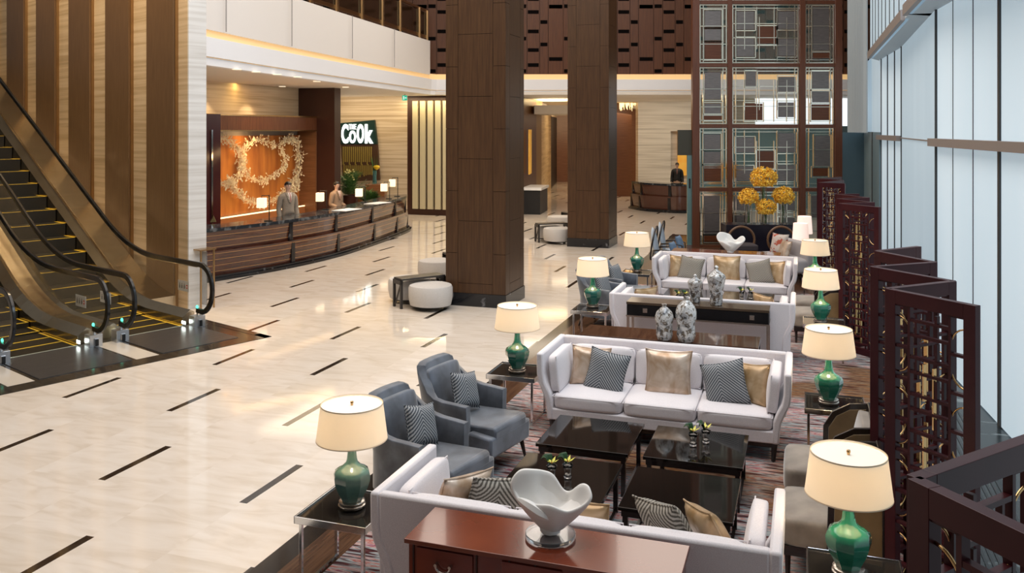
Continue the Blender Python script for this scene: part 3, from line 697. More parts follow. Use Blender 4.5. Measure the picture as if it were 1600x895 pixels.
# ---- group near the camera ----
SW='white-grey upholstered three-seat sofa '
s1=make_sofa(SW+'with its back to the red sideboard, nearest of the four',-1.295,5.09,.02,180,'three-seat sofas')
s2=dup(s1,SW+'behind the dark coffee tables, back against the long brown console',LW(-1.295,8.50,.02),-TH,'three-seat sofas')
s3=dup(s1,SW+'seen from behind, back against the black two-drawer console',LW(-1.295,11.82,.02),-TH+pi,'three-seat sofas')
s4=dup(s1,SW+'farthest of the four, below the white sculpture',LW(-1.295,15.23,.02),-TH,'three-seat sofas')
BT=mat('smoked_mirror_top',(.05,.045,.04),.03,.6); 
tbs=[side_table('chrome side table with mirrored top at the bottom left, beside the nearest sofa',-2.87,5.10,'side tables',BT)]
def dt(label,a,b,z=.02): return dup(tbs[0],label,LW(a,b,z),-TH,'side tables')
dt('chrome side table left of the middle sofa, behind the blue-grey armchairs',-2.83,8.55)
dt('chrome side table left of the sofa backed by the black console',-2.81,11.86)
dt('chrome side table left of the farthest sofa, on golden floor',-2.80,15.15)
dt('dark side table at the bottom right, beside the nearest taupe chair',.27,5.22)
dt('dark side table right of the middle sofa, under its lamp',.26,8.45)
dt('side table behind the second lamp shade from the bottom on the right',.24,12.0)
dt('side table right of the farthest sofa',.22,15.15)
LT=.503
l1=lamp('lit table lamp with grey-teal base, on the mirrored table at the bottom left',-2.85,5.10,LT,TEALG,'table lamps on the left')
l2=lamp('lit teal ceramic lamp on the table behind the blue-grey armchairs',-2.82,8.50,LT,TEAL,'table lamps on the left')
l3=dup(l2,'lit teal lamp left of the sofa backed by the black console',LW(-2.84,11.95,LT),-TH,'table lamps on the left')
l4=dup(l2,'lit teal lamp farthest on the left, beside the farthest sofa',LW(-2.81,15.2,LT),-TH,'table lamps on the left')
GRN=mat('emerald_glaze',(.012,.15,.095),.06,coat=1,noise=(7,(1,1,1)),col2=(.03,.25,.15))
r1=lamp('largest lit lamp with emerald base at the bottom right, beside the lattice screen',.235,5.22,LT,GRN,'table lamps on the right')
r2=dup(r1,'lit emerald lamp on the dark table right of the middle sofa',LW(.21,8.43,LT),-TH,'table lamps on the right')
r3=dup(r1,'lit emerald lamp, third from the bottom in the right-hand row',LW(.20,11.95,LT),-TH,'table lamps on the right')
r4=dup(r1,'lit lamp farthest in the right-hand row, right of the farthest sofa',LW(.165,15.1,LT),-TH,'table lamps on the right')
# coffee tables
CP=[(-1.74,6.31,'nearest on the left'),(-.84,6.31,'nearest on the right'),(-1.74,7.29,'farther, on the left'),(-.84,7.29,'farther, on the right')]
cf=None; NM=['black gloss coffee table with orchid glasses behind the near white sculpture','black gloss coffee table with no flowers, nearest the striped pillow','empty black gloss coffee table in front of the middle sofa, left side','black gloss coffee table with orchid glasses, in front of the middle sofa']
NF=['black gloss coffee table with yellow orchids beyond the black console, left','empty dark coffee table hidden beyond the black console, right','empty dark coffee table in front of the farthest sofa, left side','dark coffee table with orchid glasses in front of the farthest sofa']
for i,(a,b,_) in enumerate(CP):
    if cf is None: cf=coffee(NM[0],a,b,'black coffee tables')
    else: dup(cf,NM[i],LW(a,b,.02),-TH,'black coffee tables')
for i,(a,b,_) in enumerate(CP):
    if i!=1: dup(cf,NF[i],LW(a,b+6.73,.02),-TH,'black coffee tables')
def OA(px,py,z=.382): return LOC(PX(px,py,z))
o1=None
for px,py,n in ((862,748,'left orchid glass on the coffee table behind the near sculpture'),(887,746,'right orchid glass on the coffee table behind the near sculpture'),(1083,696,'left orchid glass on the table before the middle sofa'),(1103,691,'right orchid glass on the table before the middle sofa'),
    (1159,466,'left orchid glass on the table before the farthest sofa'),(1173,466,'right orchid glass on the table before the farthest sofa'),(1060,471,'left yellow orchid glass just over the black console'),(1071,471,'right yellow orchid glass just over the black console')):
    a,b=OA(px,py)
    if o1 is None: o1=orchid(n,a,b,.383,'orchid glasses')
    else: dup(o1,n,LW(a,b,.383),random.uniform(-.5,.5),'orchid glasses')
# armchairs
BA='blue-grey velvet armchair '
c1=armchair(BA+'nearer the camera, half hidden by the nearest sofa',-2.85,6.32,78,'blue-grey armchairs')
c2=dup(c1,BA+'in full view left of the empty coffee table',LW(-2.86,7.30,.02),-TH+R(78),'blue-grey armchairs')
dup(c1,BA+'partly hidden behind the lamp, nearer of the distant pair',LW(-2.85,13.0,.02),-TH+R(78),'blue-grey armchairs')
dup(c1,BA+'farther of the distant pair, by the farthest left lamp',LW(-2.86,14.0,.02),-TH+R(78),'blue-grey armchairs')
TL='taupe velvet lounge chair '
t1=lounge_chair(TL+'directly behind the largest lamp',.225,6.28,-90,'taupe lounge chairs')
dup(t1,TL+'just beyond the one behind the largest lamp',LW(.225,7.17,.02),-TH-pi/2,'taupe lounge chairs')
dup(t1,TL+'nearer of the distant pair, beside the third right-hand lamp',LW(.22,13.0,.02),-TH-pi/2,'taupe lounge chairs')
dup(t1,TL+'farther of the distant pair, beside the third right-hand lamp',LW(.22,13.9,.02),-TH-pi/2,'taupe lounge chairs')
# pillows
GP_='throw pillows'
for (a0,b0,dis) in ((-1.295,8.50,'middle'),(-1.295,15.23,'farthest')):
    pillow('champagne satin pillow at the left end of the %s sofa'%dis,SATN if dis=='middle' else SATG,a0-.76,b0+.06,.60,.40,14,20,group=GP_,tilt=6)
    pillow('grey herringbone pillow in front at the left end of the %s sofa'%dis,HERR if dis=='middle' else HERR2,a0-.57,b0-.05,.59,.42,18,-6,group=GP_,tilt=8)
    pillow('shiny champagne pillow on the centre seat of the %s sofa'%dis,SATN if dis=='middle' else SATG,a0+.03,b0+.02,.61,.46,14,3,group=GP_)
    pillow('grey herringbone pillow near the right end of the %s sofa'%dis,HERR if dis=='middle' else HERR2,a0+.58,b0-.08,.59,.42,20,-10,group=GP_,tilt=-16)
    pillow('gold satin pillow leaning at the right end of the %s sofa'%dis,SATG,a0+.82,b0-.02,.59,.40,16,-38,group=GP_,tilt=-8)
a0,b0=-1.295,5.09
pillow('champagne pillow in the left corner of the nearest sofa',SATN,a0-.78,b0+.0,.64,.42,-20,62,group=GP_,tilt=6)
pillow('brown and grey zigzag pillow next to the champagne one on the nearest sofa',HERR2,a0-.56,b0+.05,.64,.42,-24,38,group=GP_,tilt=10)
pillow('tan pillow edge showing over the centre of the nearest sofa back',SATG,a0+.02,b0-.10,.63,.42,-16,-4,group=GP_)
pillow('zigzag knit pillow standing diagonally at the right of the nearest sofa',HERR2,a0+.55,b0+.0,.65,.42,-26,-38,group=GP_,tilt=-14)
pillow('gold satin pillow in the right corner of the nearest sofa',SATG,a0+.80,b0+.02,.63,.42,-26,-56,group=GP_,tilt=-14)
pillow('gold pillow tip over the left arm of the sofa behind the black console',SATG,-1.295-.80,11.82,.66,.40,-20,50,group=GP_)
pillow('gold pillow tip over the right arm of the sofa behind the black console',SATG,-1.295+.82,11.82,.66,.40,-20,-50,group=GP_)
pillow('herringbone pillow on the nearer blue-grey armchair',HERR,-2.93,6.37,.62,.33,20,72,group=GP_,th=.12,tilt=10)
pillow('herringbone pillow on the fully visible blue-grey armchair',HERR,-2.94,7.35,.62,.33,20,72,group=GP_,th=.12,tilt=10)
pillow('pale herringbone pillow on the armchair behind the third left lamp',HERR,-2.93,13.03,.62,.33,20,72,group=GP_,th=.12)
pillow('pale herringbone pillow on the farther distant armchair',HERR,-2.94,14.03,.62,.33,20,72,group=GP_,th=.12)
# sideboard
a,b=LOC(PX(679.5,791.5,.82)); a2,b2=LOC(PX(630,841,.82)); a3,b3=LOC(PX(1079,850,.82))
sb=lthing('red_sideboard','red lacquered sideboard with antique drawer pulls and white sculpture on top, at the bottom edge','sideboard',(a+a3)/2,(b+b2)/2,.02,0)
W_=a3-a; D_=b-b2
MB().box(-W_/2,W_/2,-D_/2,D_/2,.775,.80).build('top',REDT,sb,bev=.004)
MB().box(-W_/2+.02,W_/2-.02,-D_/2+.02,D_/2-.01,.12,.775).build('body',REDL,sb,bev=.003)
m=MB()
for x in (-W_/2+.05,-W_/2+.41,-W_/2+.59,0.0,W_/2-.41,W_/2-.05): m.box(x-.004,x+.004,-D_/2+.012,-D_/2+.022,.55,.772)
m.box(-W_/2+.05,W_/2-.05,-D_/2+.012,-D_/2+.022,.545,.553); m.build('panel_groove',mat('dark_groove_line',(.03,.008,.004),.4),sb)  # dark strips along the panel joints
for x in (-W_/2+.23,-.02,W_/2-.23):
    dr=MB().box(x-.16,x+.16,-D_/2+.008,-D_/2+.021,.60,.762).build('drawer',REDL,sb,bev=.003)
    m=MB(); m.path([(x+.04*cos(t_),-D_/2-.012,.69-.034*sin(t_)) for t_ in [pi*k/12 for k in range(13)]],.0055,8)
    m.tube((x-.04,-D_/2+.01,.693),(x-.04,-D_/2-.018,.693),.009); m.tube((x+.04,-D_/2+.01,.693),(x+.04,-D_/2-.018,.693),.009); m.build('handle',NICK,dr,smooth=True)
for x in (-1,1):
    for y in (-1,1): MB().box(x*(W_/2-.05)-.03,x*(W_/2-.05)+.03,y*(D_/2-.05)-.03,y*(D_/2-.05)+.03,0,.12).build('leg',REDL,sb)
a,b=LOC(PX(860,838,.823)); sculpture('white folded abstract sculpture on a clear disc, on the red sideboard',a,b,.846,.93,0)
# consoles and jars
console('long brown gloss console table directly behind the middle sofa, two round jars on it',-1.37,9.30,1.86,.50,.80,'console tables',drawers=False,topm=mat('brown_gloss_veneer',(.055,.022,.012),.07,noise=(3,(20,1,20)),col2=(.10,.045,.022),coat=.4))
console('black two-drawer console table with metal legs, in front of the third sofa back',-1.285,11.15,1.76,.37,.80,'console tables',topm=mat('dark_veneer_top',(.06,.04,.025),.12,noise=(3,(1,20,20)),col2=(.09,.06,.04)))
console('red-brown console table behind the farthest sofa, white sculpture on it',-1.35,16.05,1.9,.42,.80,'console tables',drawers=False,topm=REDT)
RJ=[(.052,0),(.072,.012),(.088,.06),(.084,.11),(.082,.15),(.096,.21),(.096,.25),(.080,.295),(.045,.33),(.028,.345)]
a,b=LOC(PX(1038,531,.803)); jar('shorter round-shouldered mottled grey jar on the brown console, left',a,b,.803,RJ,[(.022,.34),(.022,.368),(.026,.37),(.026,.376)],'mottled jars')
a,b=LOC(PX(1072,534,.803)); jar('taller round-shouldered mottled grey jar on the brown console, right',a,b,.803,[(r*1.12,z*1.26) for r,z in RJ],[(.025,.43),(.025,.462),(.03,.465),(.03,.472)],'mottled jars')
UJ=[(.058,0),(.062,.01),(.066,.10),(.082,.19),(.094,.245),(.096,.255),(.088,.262)]
LJ=[(.09,.262),(.085,.275),(.05,.30),(.022,.318),(.016,.33),(.024,.342),(.014,.355),(.0,.36)]
a,b=LOC(PX(1086,472,.803)); jar('smaller lidded urn on the black console, left',a,b,.803,UJ,LJ,'lidded urns',sq=True)
a,b=LOC(PX(1119,476,.803)); jar('larger lidded urn on the black console, right',a,b,.803,[(r*1.25,z*1.38) for r,z in UJ],[(r*1.25,z*1.38) for r,z in LJ],'lidded urns',sq=True)
a,b=LOC(PX(1141,395,.803)); sculpture('white folded sculpture on the red-brown console before the tall glass screen',a,b,.806,1.05,0,base=False)
# ================= LATTICE FOLDING SCREENS =================
def panel(root,p,q,seed=0):
    "one hinged panel from floor point p to q, 2 m high"
    p=Vector(p); q=Vector(q); d=q-p; Wd=d.length; an=atan2(d.y,d.x)
    e=dict(loc=(p.x,p.y,.02),rot=(0,0,an)); H=1.98; T=.024; f=.075
    m=MB(); m.box(0,f,-T,T,0,H); m.box(Wd-f,Wd,-T,T,0,H); m.box(f,Wd-f,-T,T,H-.085,H); m.box(f,Wd-f,-T,T,0,.09)
    pn=m.build('panel',PLUM,root,bev=.002,**e)
    rnd=random.Random(5+seed)
    x1=f; x2=Wd-f; s1=x1+(x2-x1)*.2; s2=x1+(x2-x1)*.8; c1_=x1+(x2-x1)*.40; c2_=x1+(x2-x1)*.60; b=.009; t=.016
    m=MB(); 
    for x in (s1,s2): m.box(x-b,x+b,-t,t,.09,H-.085)
    z=.09; k=0
    cell=.205
    n=int((H-.175)/cell)
    for i in range(n+1):
        z=.09+(H-.175)*i/n; zz=z+(H-.175)/n*.5
        if 0<i<n or True:
            if i: m.box(x1,s1,-t,t,z-b,z+b); m.box(s2,x2,-t,t,z-b-.03*(i%2),z+b-.03*(i%2))
        if i<n:
            m.box(s1,s2,-t*.9,t*.9,z+.055-b,z+.055+b); m.box(s1,s2,-t*.9,t*.9,z+.145-b,z+.145+b)
            m.box(c1_-b,c1_+b,-t*.8,t*.8,z+.145,z+.26 if i<n-1 else z+.2); m.box((s1+c1_)/2-b*.8,(s1+c1_)/2+b*.8,-t*.7,t*.7,z-.06*(i>0),z+.055)
            m.box((s2+c2_)/2-b*.8,(s2+c2_)/2+b*.8,-t*.7,t*.7,z+.055,z+.145)
            for sx,xa in ((1,x1),(-1,x2)):
                r_=(s1-x1)*1.05
                up_=1 if i%2==0 else -1; z0_=z+.035 if up_>0 else z+.155
                pts=[(xa+sx*r_*sin(pi*.5*u/8),0,z0_+up_*.12*(1-cos(pi*.5*u/8))) for u in range(9)]
                MB().path(pts,.0055,6).build('brass_arc',GOLD,pn,smooth='all')
    m.build('lattice',PLUM,pn)
    for x,off in ((c1_+.02,0),(c2_-.005,.12)):
        z=.15+off
        while z<H-.35:
            L_=rnd.uniform(.22,.42); MB().box(x-.005,x+.005,-t*.8,t*.8,z,min(z+L_,H-.1)).build('brass_bar',GOLD,pn); z+=L_+.2
def fscreen(label,pts,seed):
    c=Vector(pts[0]); t=thing('folding_screen',label,'folding screen',(0,0,0),0,'plum lattice folding screens')
    for i,(p,q) in enumerate(zip(pts,pts[1:])): panel(t,p,q,seed+i)
    return t
def TIP(px,py):
    v=PX(px,py,2.0); return (v.x,v.y)
fscreen('plum lattice screen at the bottom right corner, nearest the camera',[(1.38,1.92),(1.158,2.49),(1.74,2.85)],1)
fscreen('tall plum lattice screen right of the lamps, widest of the zigzag screens',[TIP(1528,477.5),TIP(1387,450),TIP(1490,438.5),TIP(1363,416),TIP(1461,409),TIP(1370,391.5),TIP(1436,384.5)],10)
fscreen('plum lattice screen standing between the widest screen and the farthest one',[TIP(1374.8,323.5),TIP(1312,317.5),TIP(1365,315.8),TIP(1309,310),TIP(1357,308.4),TIP(1307,303),TIP(1342,302.7)],30)
fscreen('farthest plum lattice screen, in front of the tall glass partition',[TIP(1320.5,286.5),TIP(1279.4,285),TIP(1317,281),TIP(1278,279),TIP(1313.8,276)],50)
# ================= TALL GLASS AND METAL PARTITION =================
DS=22.2
def sx(px): return (px-800)*DS/F
def sz(py): return HC-(py-HZ)*DS/F
gp=thing('glass_partition','tall brown framed partition of glass, chrome lattice and wood squares behind the flowers','partition',(sx(1197),DS,0)); OX=sx(1197)
PFR=wood('partition_brown',(.10,.035,.018),(.14,.05,.025),rough=.3)
for i,(a,b) in enumerate(((1081,1092),(1136,1143),(1248,1257),(1303,1314))): MB().box(sx(a)-OX,sx(b)-OX,-.1,.1,0,8).build('post',PFR,gp,bev=.005)
RY=[385,296,197,102,4,-90]
m=MB()
for y in RY: MB().box(sx(1085)-OX,sx(1308)-OX,-.07,.07,sz(y)-.045,sz(y)+.045).build('rail',PFR,gp)
MESHP=mat('woven_metal_mesh',(.15,.135,.13),.35,.6,noise=(6,(1,1,30)),col2=(.24,.21,.20)); WSQ=wood('partition_wood_square',(.085,.026,.010),(.13,.042,.015),rough=.3,axis=0)
PG=mat('partition_glass',(.25,.4,.38),.02,alpha=.10,spec=.6)
BAY=[(1092,1136),(1143,1248),(1257,1303)]
GR={(0,0):[(1101,17,1126,42),(1101,46,1126,63)],(1,0):[(1151,18,1178,46),(1151,60,1178,88),(1216,18,1243,45),(1216,61,1243,87)],(2,0):[(1270,11,1295,78)],
(0,1):[(1101,113,1126,155),(1101,162,1126,178)],(1,1):[(1216,120,1243,143),(1216,160,1240,183),(1165,112,1181,135)],(2,1):[(1269,112,1295,140),(1269,142,1295,160)],
(0,2):[(1100,210,1125,233),(1100,237,1125,257)],(1,2):[(1150,215,1178,238),(1216,208,1243,238),(1216,258,1243,282),(1150,260,1176,282)],(2,2):[(1273,212,1297,260)],
(0,3):[(1100,305,1124,365)],(1,3):[(1147,308,1172,330),(1217,306,1241,330),(1147,336,1172,362),(1217,340,1241,372)],(2,3):[(1268,306,1294,340)]}
BR={(0,0):[(1101,67,1126,92)],(1,0):[(1184,42,1212,68)],(2,0):[(1270,83,1295,91)],(0,1):[(1100,180,1127,187)],(1,1):[(1164,162,1191,188)],(2,1):[(1268,163,1295,188)],
(0,2):[(1100,258,1126,283)],(1,2):[(1183,236,1209,262)],(2,2):[(1270,262,1293,275)],(0,3):[(1100,368,1124,378)],(1,3):[],(2,3):[]}
for r in range(5):
    for c,(xa,xb) in enumerate(BAY):
        y1,y0=RY[r+1]+3,RY[r]-3; row=3-r
        fr=MB(); yy=.03
        def bar(x0,y0_,x1,y1_,w_=.55): # px bar
            if abs(x1-x0)<.01: fr.box(sx(x0-w_)-OX,sx(x0+w_)-OX,-yy,yy,sz(max(y0_,y1_)),sz(min(y0_,y1_)))
            else: fr.box(sx(min(x0,x1))-OX,sx(max(x0,x1))-OX,-yy,yy,sz(y0_+w_),sz(y0_-w_))
        dx=1.5
        for x in (xa+dx,xb-dx): bar(x,y0,x,y1)
        for x in (xa+dx+5,xb-dx-5): bar(x,y0,x,y1,.4)
        for y in (y1+1,y1+6,y0-1,y0-6): bar(xa,y,xb,y,.4)
        gs=GR.get((c,row),[(xa+9,y1+10,xb-9,y1+40)]); bs=BR.get((c,row),[])
        for (a,b,a2,b2) in gs+bs:
            bar(a-2,b-2,a2+2,b-2); bar(a-2,b2+2,a2+2,b2+2); bar(a-2,b-2,a-2,b2+2); bar(a2+2,b-2,a2+2,b2+2)
        if c==1:
            rn=random.Random(r)
            for x in (1163,1182,1186,1209,1214,1229): bar(x,y1+(4 if rn.random()<.5 else 20),x,y0-(4 if rn.random()<.5 else 22),.35)
            for y in (y1+30,y1+52,y0-28): bar(xa,y,xb,y,.35)
        else:
            for y in (y1+34,y1+62): bar(xa,y,xb,y,.35)
        cell=fr.build('chrome_lattice',mat('warm_chrome',(.95,.88,.72),.12,1),gp)
        g_=MB(); g_.box(sx(xa)-OX,sx(xb)-OX,-.006,.006,sz(y0+3),sz(y1-3)); g_.build('glass_pane',PG,gp)
        if gs:
            g_=MB()
            for (a,b,a2,b2) in gs: g_.box(sx(a)-OX,sx(a2)-OX,-.02,.02,sz(b2),sz(b))
            g_.build('mesh_square',MESHP,cell)
        if bs:
            g_=MB()
            for (a,b,a2,b2) in bs: g_.box(sx(a)-OX,sx(a2)-OX,-.025,.025,sz(b2),sz(b))
            g_.build('wood_square',WSQ,cell)
# black plinth, flowers in glass cylinders
pd=20.6
def qx(px): return (px-800)*pd/F
o=MB().box(qx(1130)-qx(1187),qx(1243)-qx(1187),-.28,.28,0,.77).build('black_display_plinth',mat('black_lacquer_navy',(.012,.010,.018),.2)); o.location=(qx(1187),pd,0); o.data.materials[0]; b_=o.modifiers.new('b','BEVEL'); b_.width=.01
tag(o,'black lacquered display plinth carrying the yellow flowers','plinth')
YF=mat('golden_yellow_petals',(.90,.45,.02),.55,noise=(12,(1,1,1)),col2=(1,.72,.12))
def bouquet(label,px,py,rpx,dy,fat=1):
    X=qx(px); z=HC-(py-HZ)*pd/F; r=rpx*pd/F*.97
    t=thing('flower_vase',label,'flowers',(X,pd+dy,.772),0,'golden yellow bouquets in tall glass cylinders')
    hh=z-.772-r*.55
    m=MB(); m.lathe([(.075,0),(.075,hh),(.069,hh),(.069,.02),(.001,.02)],28,caps=False); m.build('glass_cylinder',GLS,t,smooth=True)
    m=MB(); rn=random.Random(px)
    for k in range(10): 
        a=rn.uniform(0,6.28); m.tube((cos(a)*.04,sin(a)*.04,.03),(cos(a+2)*.05,sin(a+2)*.05,hh),.005)
    m.build('stems',mat('green_stem',(.06,.14,.04),.5),t)
    m=MB()
    for k in range(620):
        u=rn.uniform(-.75,1); a=rn.uniform(0,2*pi); q=sqrt(1-u*u); R_=r*rn.uniform(.72,1.02)
        c=Vector((cos(a)*q*R_*1.08,sin(a)*q*R_*1.08,u*R_*.95+hh+r*.55)); n=(c-Vector((0,0,hh+r*.4))).normalized()
        s_=n.orthogonal().normalized(); s_.rotate(Matrix.Rotation(rn.uniform(0,6.3),3,n)); b2=n.cross(s_); w_=r*.13
        m.quad(c-s_*w_,c-b2*w_*.7+n*w_*.5,c+s_*w_,c+b2*w_*.7+n*w_*.9)
    m.build('blossoms',YF,t)
bouquet('topmost and largest golden bouquet, centre of the four before the glass partition',1193,278,19,0)
bouquet('golden bouquet at the left of the four before the glass partition',1168,308,15,-.1)
bouquet('golden bouquet at the right of the four before the glass partition',1222,306,16,-.1)
bouquet('lowest golden bouquet, in the middle below the largest one',1193,323,14.5,-.2)
# far seats
def hoop(label,px,py,d,rz):
    v=PD(px,py,d); t=thing('hoop_chair',label,'chair',(v.x,v.y,.01),R(rz),'round hoop-backed chairs')
    MB().path([(.30*cos(2*pi*k/36),.26,.50+.30*sin(2*pi*k/36)) for k in range(36)],0,True,flat=(.03,.022,(0,1,0))).build('hoop_back',mat('hoop_bronze_wood',(.14,.075,.04),.3),t) if False else None
    m=MB(); m.path([(.30*cos(2*pi*k/36),.26,.50+.30*sin(2*pi*k/36)) for k in range(36)],.028,10,True); m.build('hoop_back',mat('hoop_bronze_wood',(.16,.085,.045),.3),t,smooth='all')
    m=MB(); pile(m,.52,.5,.14,.02,(0,0,.38)); m.build('seat',mat('dark_seat_fabric',(.05,.04,.045),.8),t,smooth='all')
    for x in (-.22,.22):
        for y in (-.2,.2): MB().tube((x,y,0),(x,y,.34),.018).build('leg',DARKW,t)
hoop('hoop-backed chair left of centre before the black plinth',1163,372,19.3,0); hoop('hoop-backed chair right of centre before the black plinth',1226,372,19.3,0)
def oval(label,px,d,rz):
    X=(px-800)*d/F; t=thing('oval_back_chair',label,'chair',(X,d,.01),R(rz),'pale oval-backed chairs')
    m=MB(); m.lathe([(.001,-.035),(.2,-.03),(.26,0),(.2,.03),(.001,.035)],28,squash=1.25); m.build('back',mat('pale_blue_fabric',(.45,.50,.56),.8),t,smooth='all',loc=(0,.25,.72),rot=(R(80),0,0))
    m=MB(); m.path([(.27*cos(2*pi*k/32),.27-.06*sin(2*pi*k/32),.72+.335*sin(2*pi*k/32)) for k in range(32)],.018,8,True); m.build('back_frame',DARKW,t,smooth='all')
    m=MB(); pile(m,.56,.52,.15,.02,(0,0,.38)); m.build('seat',MC['pale_blue_fabric'],t,smooth='all')
    m=MB()
    for s in (-1,1): m.path([(s*.27,.24,.60),(s*.29,.0,.62),(s*.28,-.2,.58),(s*.27,-.22,.34)],.016,8)
    m.build('arm',DARKW,t,smooth='all')
    for x in (-.22,.22):
        for y in (-.2,.2): MB().tube((x,y,0),(x,y,.34),.018).build('leg',DARKW,t)
    return X,d
for n,px,d in (('nearer',1043,17.3),('farther',1053,18.3)):
    X,_=oval('pale blue oval-backed armchair with dark frame, the %s of the far pair'%n,px,d,72)
    p=pillow('small blue pillow on the %s pale oval-backed chair'%n,mat('denim_blue',(.13,.2,.3),.8),*LOC(Vector((X+.12,d-.02,0))),.62,.30,20,80,th=.10,group=GP_)
# patterned bench sofa at far right with cushions
v=LOC(PD(1232,400,17.6)); t=lthing('loveseat','small pale loveseat with patterned cushions, below the white cylinder lamps','sofa',v[0]-.18,v[1]-.1,.01,-60)
m=MB(); pile(m,1.3,.7,.3,.02,(0,0,.30)); m.build('seat',mat('pale_grey_fabric',(.45,.42,.42),.85),t,smooth='all'); m=MB(); pile(m,1.3,.2,.5,.0,(0,.33,.5)); m.build('backrest',MC['pale_grey_fabric'],t,smooth='all')
for x in (-.55,.55):
    for y in (-.25,.3): MB().tube((x,y,0),(x,y,.17),.02).build('leg',DARKW,t)
FLW=mat('red_floral_fabric',(.62,.55,.50),.8,noise=(9,(1,1,1),(.5,.54)),col2=(.45,.10,.06))
pillow('red floral pillow on the small pale loveseat',FLW,v[0]-.18,v[1]-.05,.68,.42,14,0,r=-40,group=GP_); pillow('beige pillow on the small pale loveseat',SATN,v[0]-.06,v[1]-.38,.62,.36,20,0,r=-60,group=GP_)
def cyl_lamp(label,px,d,ztop):
    X=(px-800)*d/F; t=thing('cylinder_lamp',label,'lamp',(X,d,.50),0,'white cylinder lamps')
    h=ztop-.50
    m=MB(); m.lathe([(.17,h-.38),(.145,h)],40,caps=False); m.build('shade',mat('pinkish_lit_shade',(.9,.8,.74),.7,emit=(1,.72,.6),estr=.75),t,smooth='all')
    m=MB(); m.lathe([(.09,0),(.09,.02),(.03,.05),(.045,.15),(.02,.25),(.012,h-.3)],20); m.build('base',NICK,t,smooth=True)
    t2=thing('lamp_table','dark round table under the %s'%label.split(',')[0],'side table',(X,d,.01),0,'dark round lamp tables')
    MB().lathe([(.24,.45),(.25,.46),(.25,.485),(.24,.49)],32).build('table_top',DARKW,t2,smooth=True); MB().lathe([(.16,0),(.16,.02),(.03,.05),(.03,.45)],24).build('pedestal',DARKW,t2,smooth=True)
cyl_lamp('white cylinder lamp, taller in view beside the partition, behind the other',1257,19.0,1.105); cyl_lamp('white cylinder lamp, lower in view, in front of the other',1251,17.9,1.07)
# ================= OTTOMANS =================
OTT=mat('pale_linen',(.50,.47,.44),.85,noise=(120,(1,1,1)),col2=(.60,.57,.54)); BRD=mat('bridge_dark_metal',(.055,.05,.048),.35,.5)
def ottoman(label,px,py,r,sc=1):
    a,b=LOC(PX(px,py)); t=lthing('drum_ottoman',label,'ottoman',a,b,0,r,'drum ottomans with bridge tables')
    for s in (-1,1):
        m=MB()
        def P(u,v,s=s):
            an=2*pi*u; R_=.36*(1+.0*cos(an)); x=cos(an)*R_*(1.15 if cos(an)*s>0 else .9); y=sin(an)*.37
            k=[.80,.93,1.0,1.0,.95,.80,.45,.02][min(7,int(round(v*7)))]; z=[.07,.08,.20,.36,.40,.415,.42,.42][min(7,int(round(v*7)))]
            return (s*.36+x*k,y*k,z)
        m.grid(P,36,8,True); m.build('drum',OTT,t,smooth=True)
        m=MB(); m.lathe([(.27,.045),(.29,.05),(.29,.085),(.27,.09)],28,c=(s*.36,0,0)); m.build('plinth',BLK,t,smooth=True)
    m=MB(); m.box(-.15,.15,-.42,.42,.47,.50); m.build('bridge_top',BRD,t,bev=.003)
    for s in (-1,1):
        m=MB()
        for x in (-.15,.11): m.box(x,x+.04,s*.42-.02,s*.42+.02,0,.47)
        m.box(-.15,.15,s*.42-.02,s*.42+.02,.40,.47); m.tube((-.11,s*.42,.41),(.09,s*.42,.05),.018,n=4); m.build('bridge_leg',BRD,t)
    for x in (-.6,.6): m=MB(); m.lathe([(.02,0),(.028,.02),(.02,.045)],12,c=(x*.8,0,0)); m.build('castor',CHR,t,smooth=True)
    return t
ottoman('pale drum ottoman with dark bridge table in front of the nearer walnut column',656,476,143)
ottoman('pale ottoman peeking out from behind the nearer walnut column',712,436,40)
ottoman('pale drum ottoman with dark bridge table beside the farther column',862,377,128); ottoman('pale ottoman half hidden behind the farther column',893,358,40)
# ================= ESCALATORS =================
SL=.557; S0=3.55; SE=11.5
def zi(s,soft=.9):
    x=s-S0
    if x<-soft: return 0
    if x<soft: return SL*(x+soft)**2/(4*soft)
    return SL*x
EG=mat('escalator_glass',(.5,.42,.28),.02,alpha=.09,spec=1); RUB=mat('black_rubber_handrail',(.012,.012,.013),.18); DECK=mat('bronze_steel_deck',(.50,.42,.30),.22,1,noise=(2,(1,1,1)),col2=(.60,.52,.40))
STEP=mat('escalator_step_metal',(.035,.03,.022),.4,.6); YEL=mat('yellow_marking',(.80,.52,.04),.5); GRN2=mat('green_led',(.1,.8,.5),.4,emit=(.10,.85,.55),estr=2.2); LWH=mat('white_led',(1,1,1),.4,emit=(.9,1,.92),estr=9)
PLATE=mat('ribbed_steel_plate',(.13,.13,.135),.28,.8,noise=(3,(40,1,1)),col2=(.20,.20,.21))
ss=[1.2+.22*k for k in range(48)]
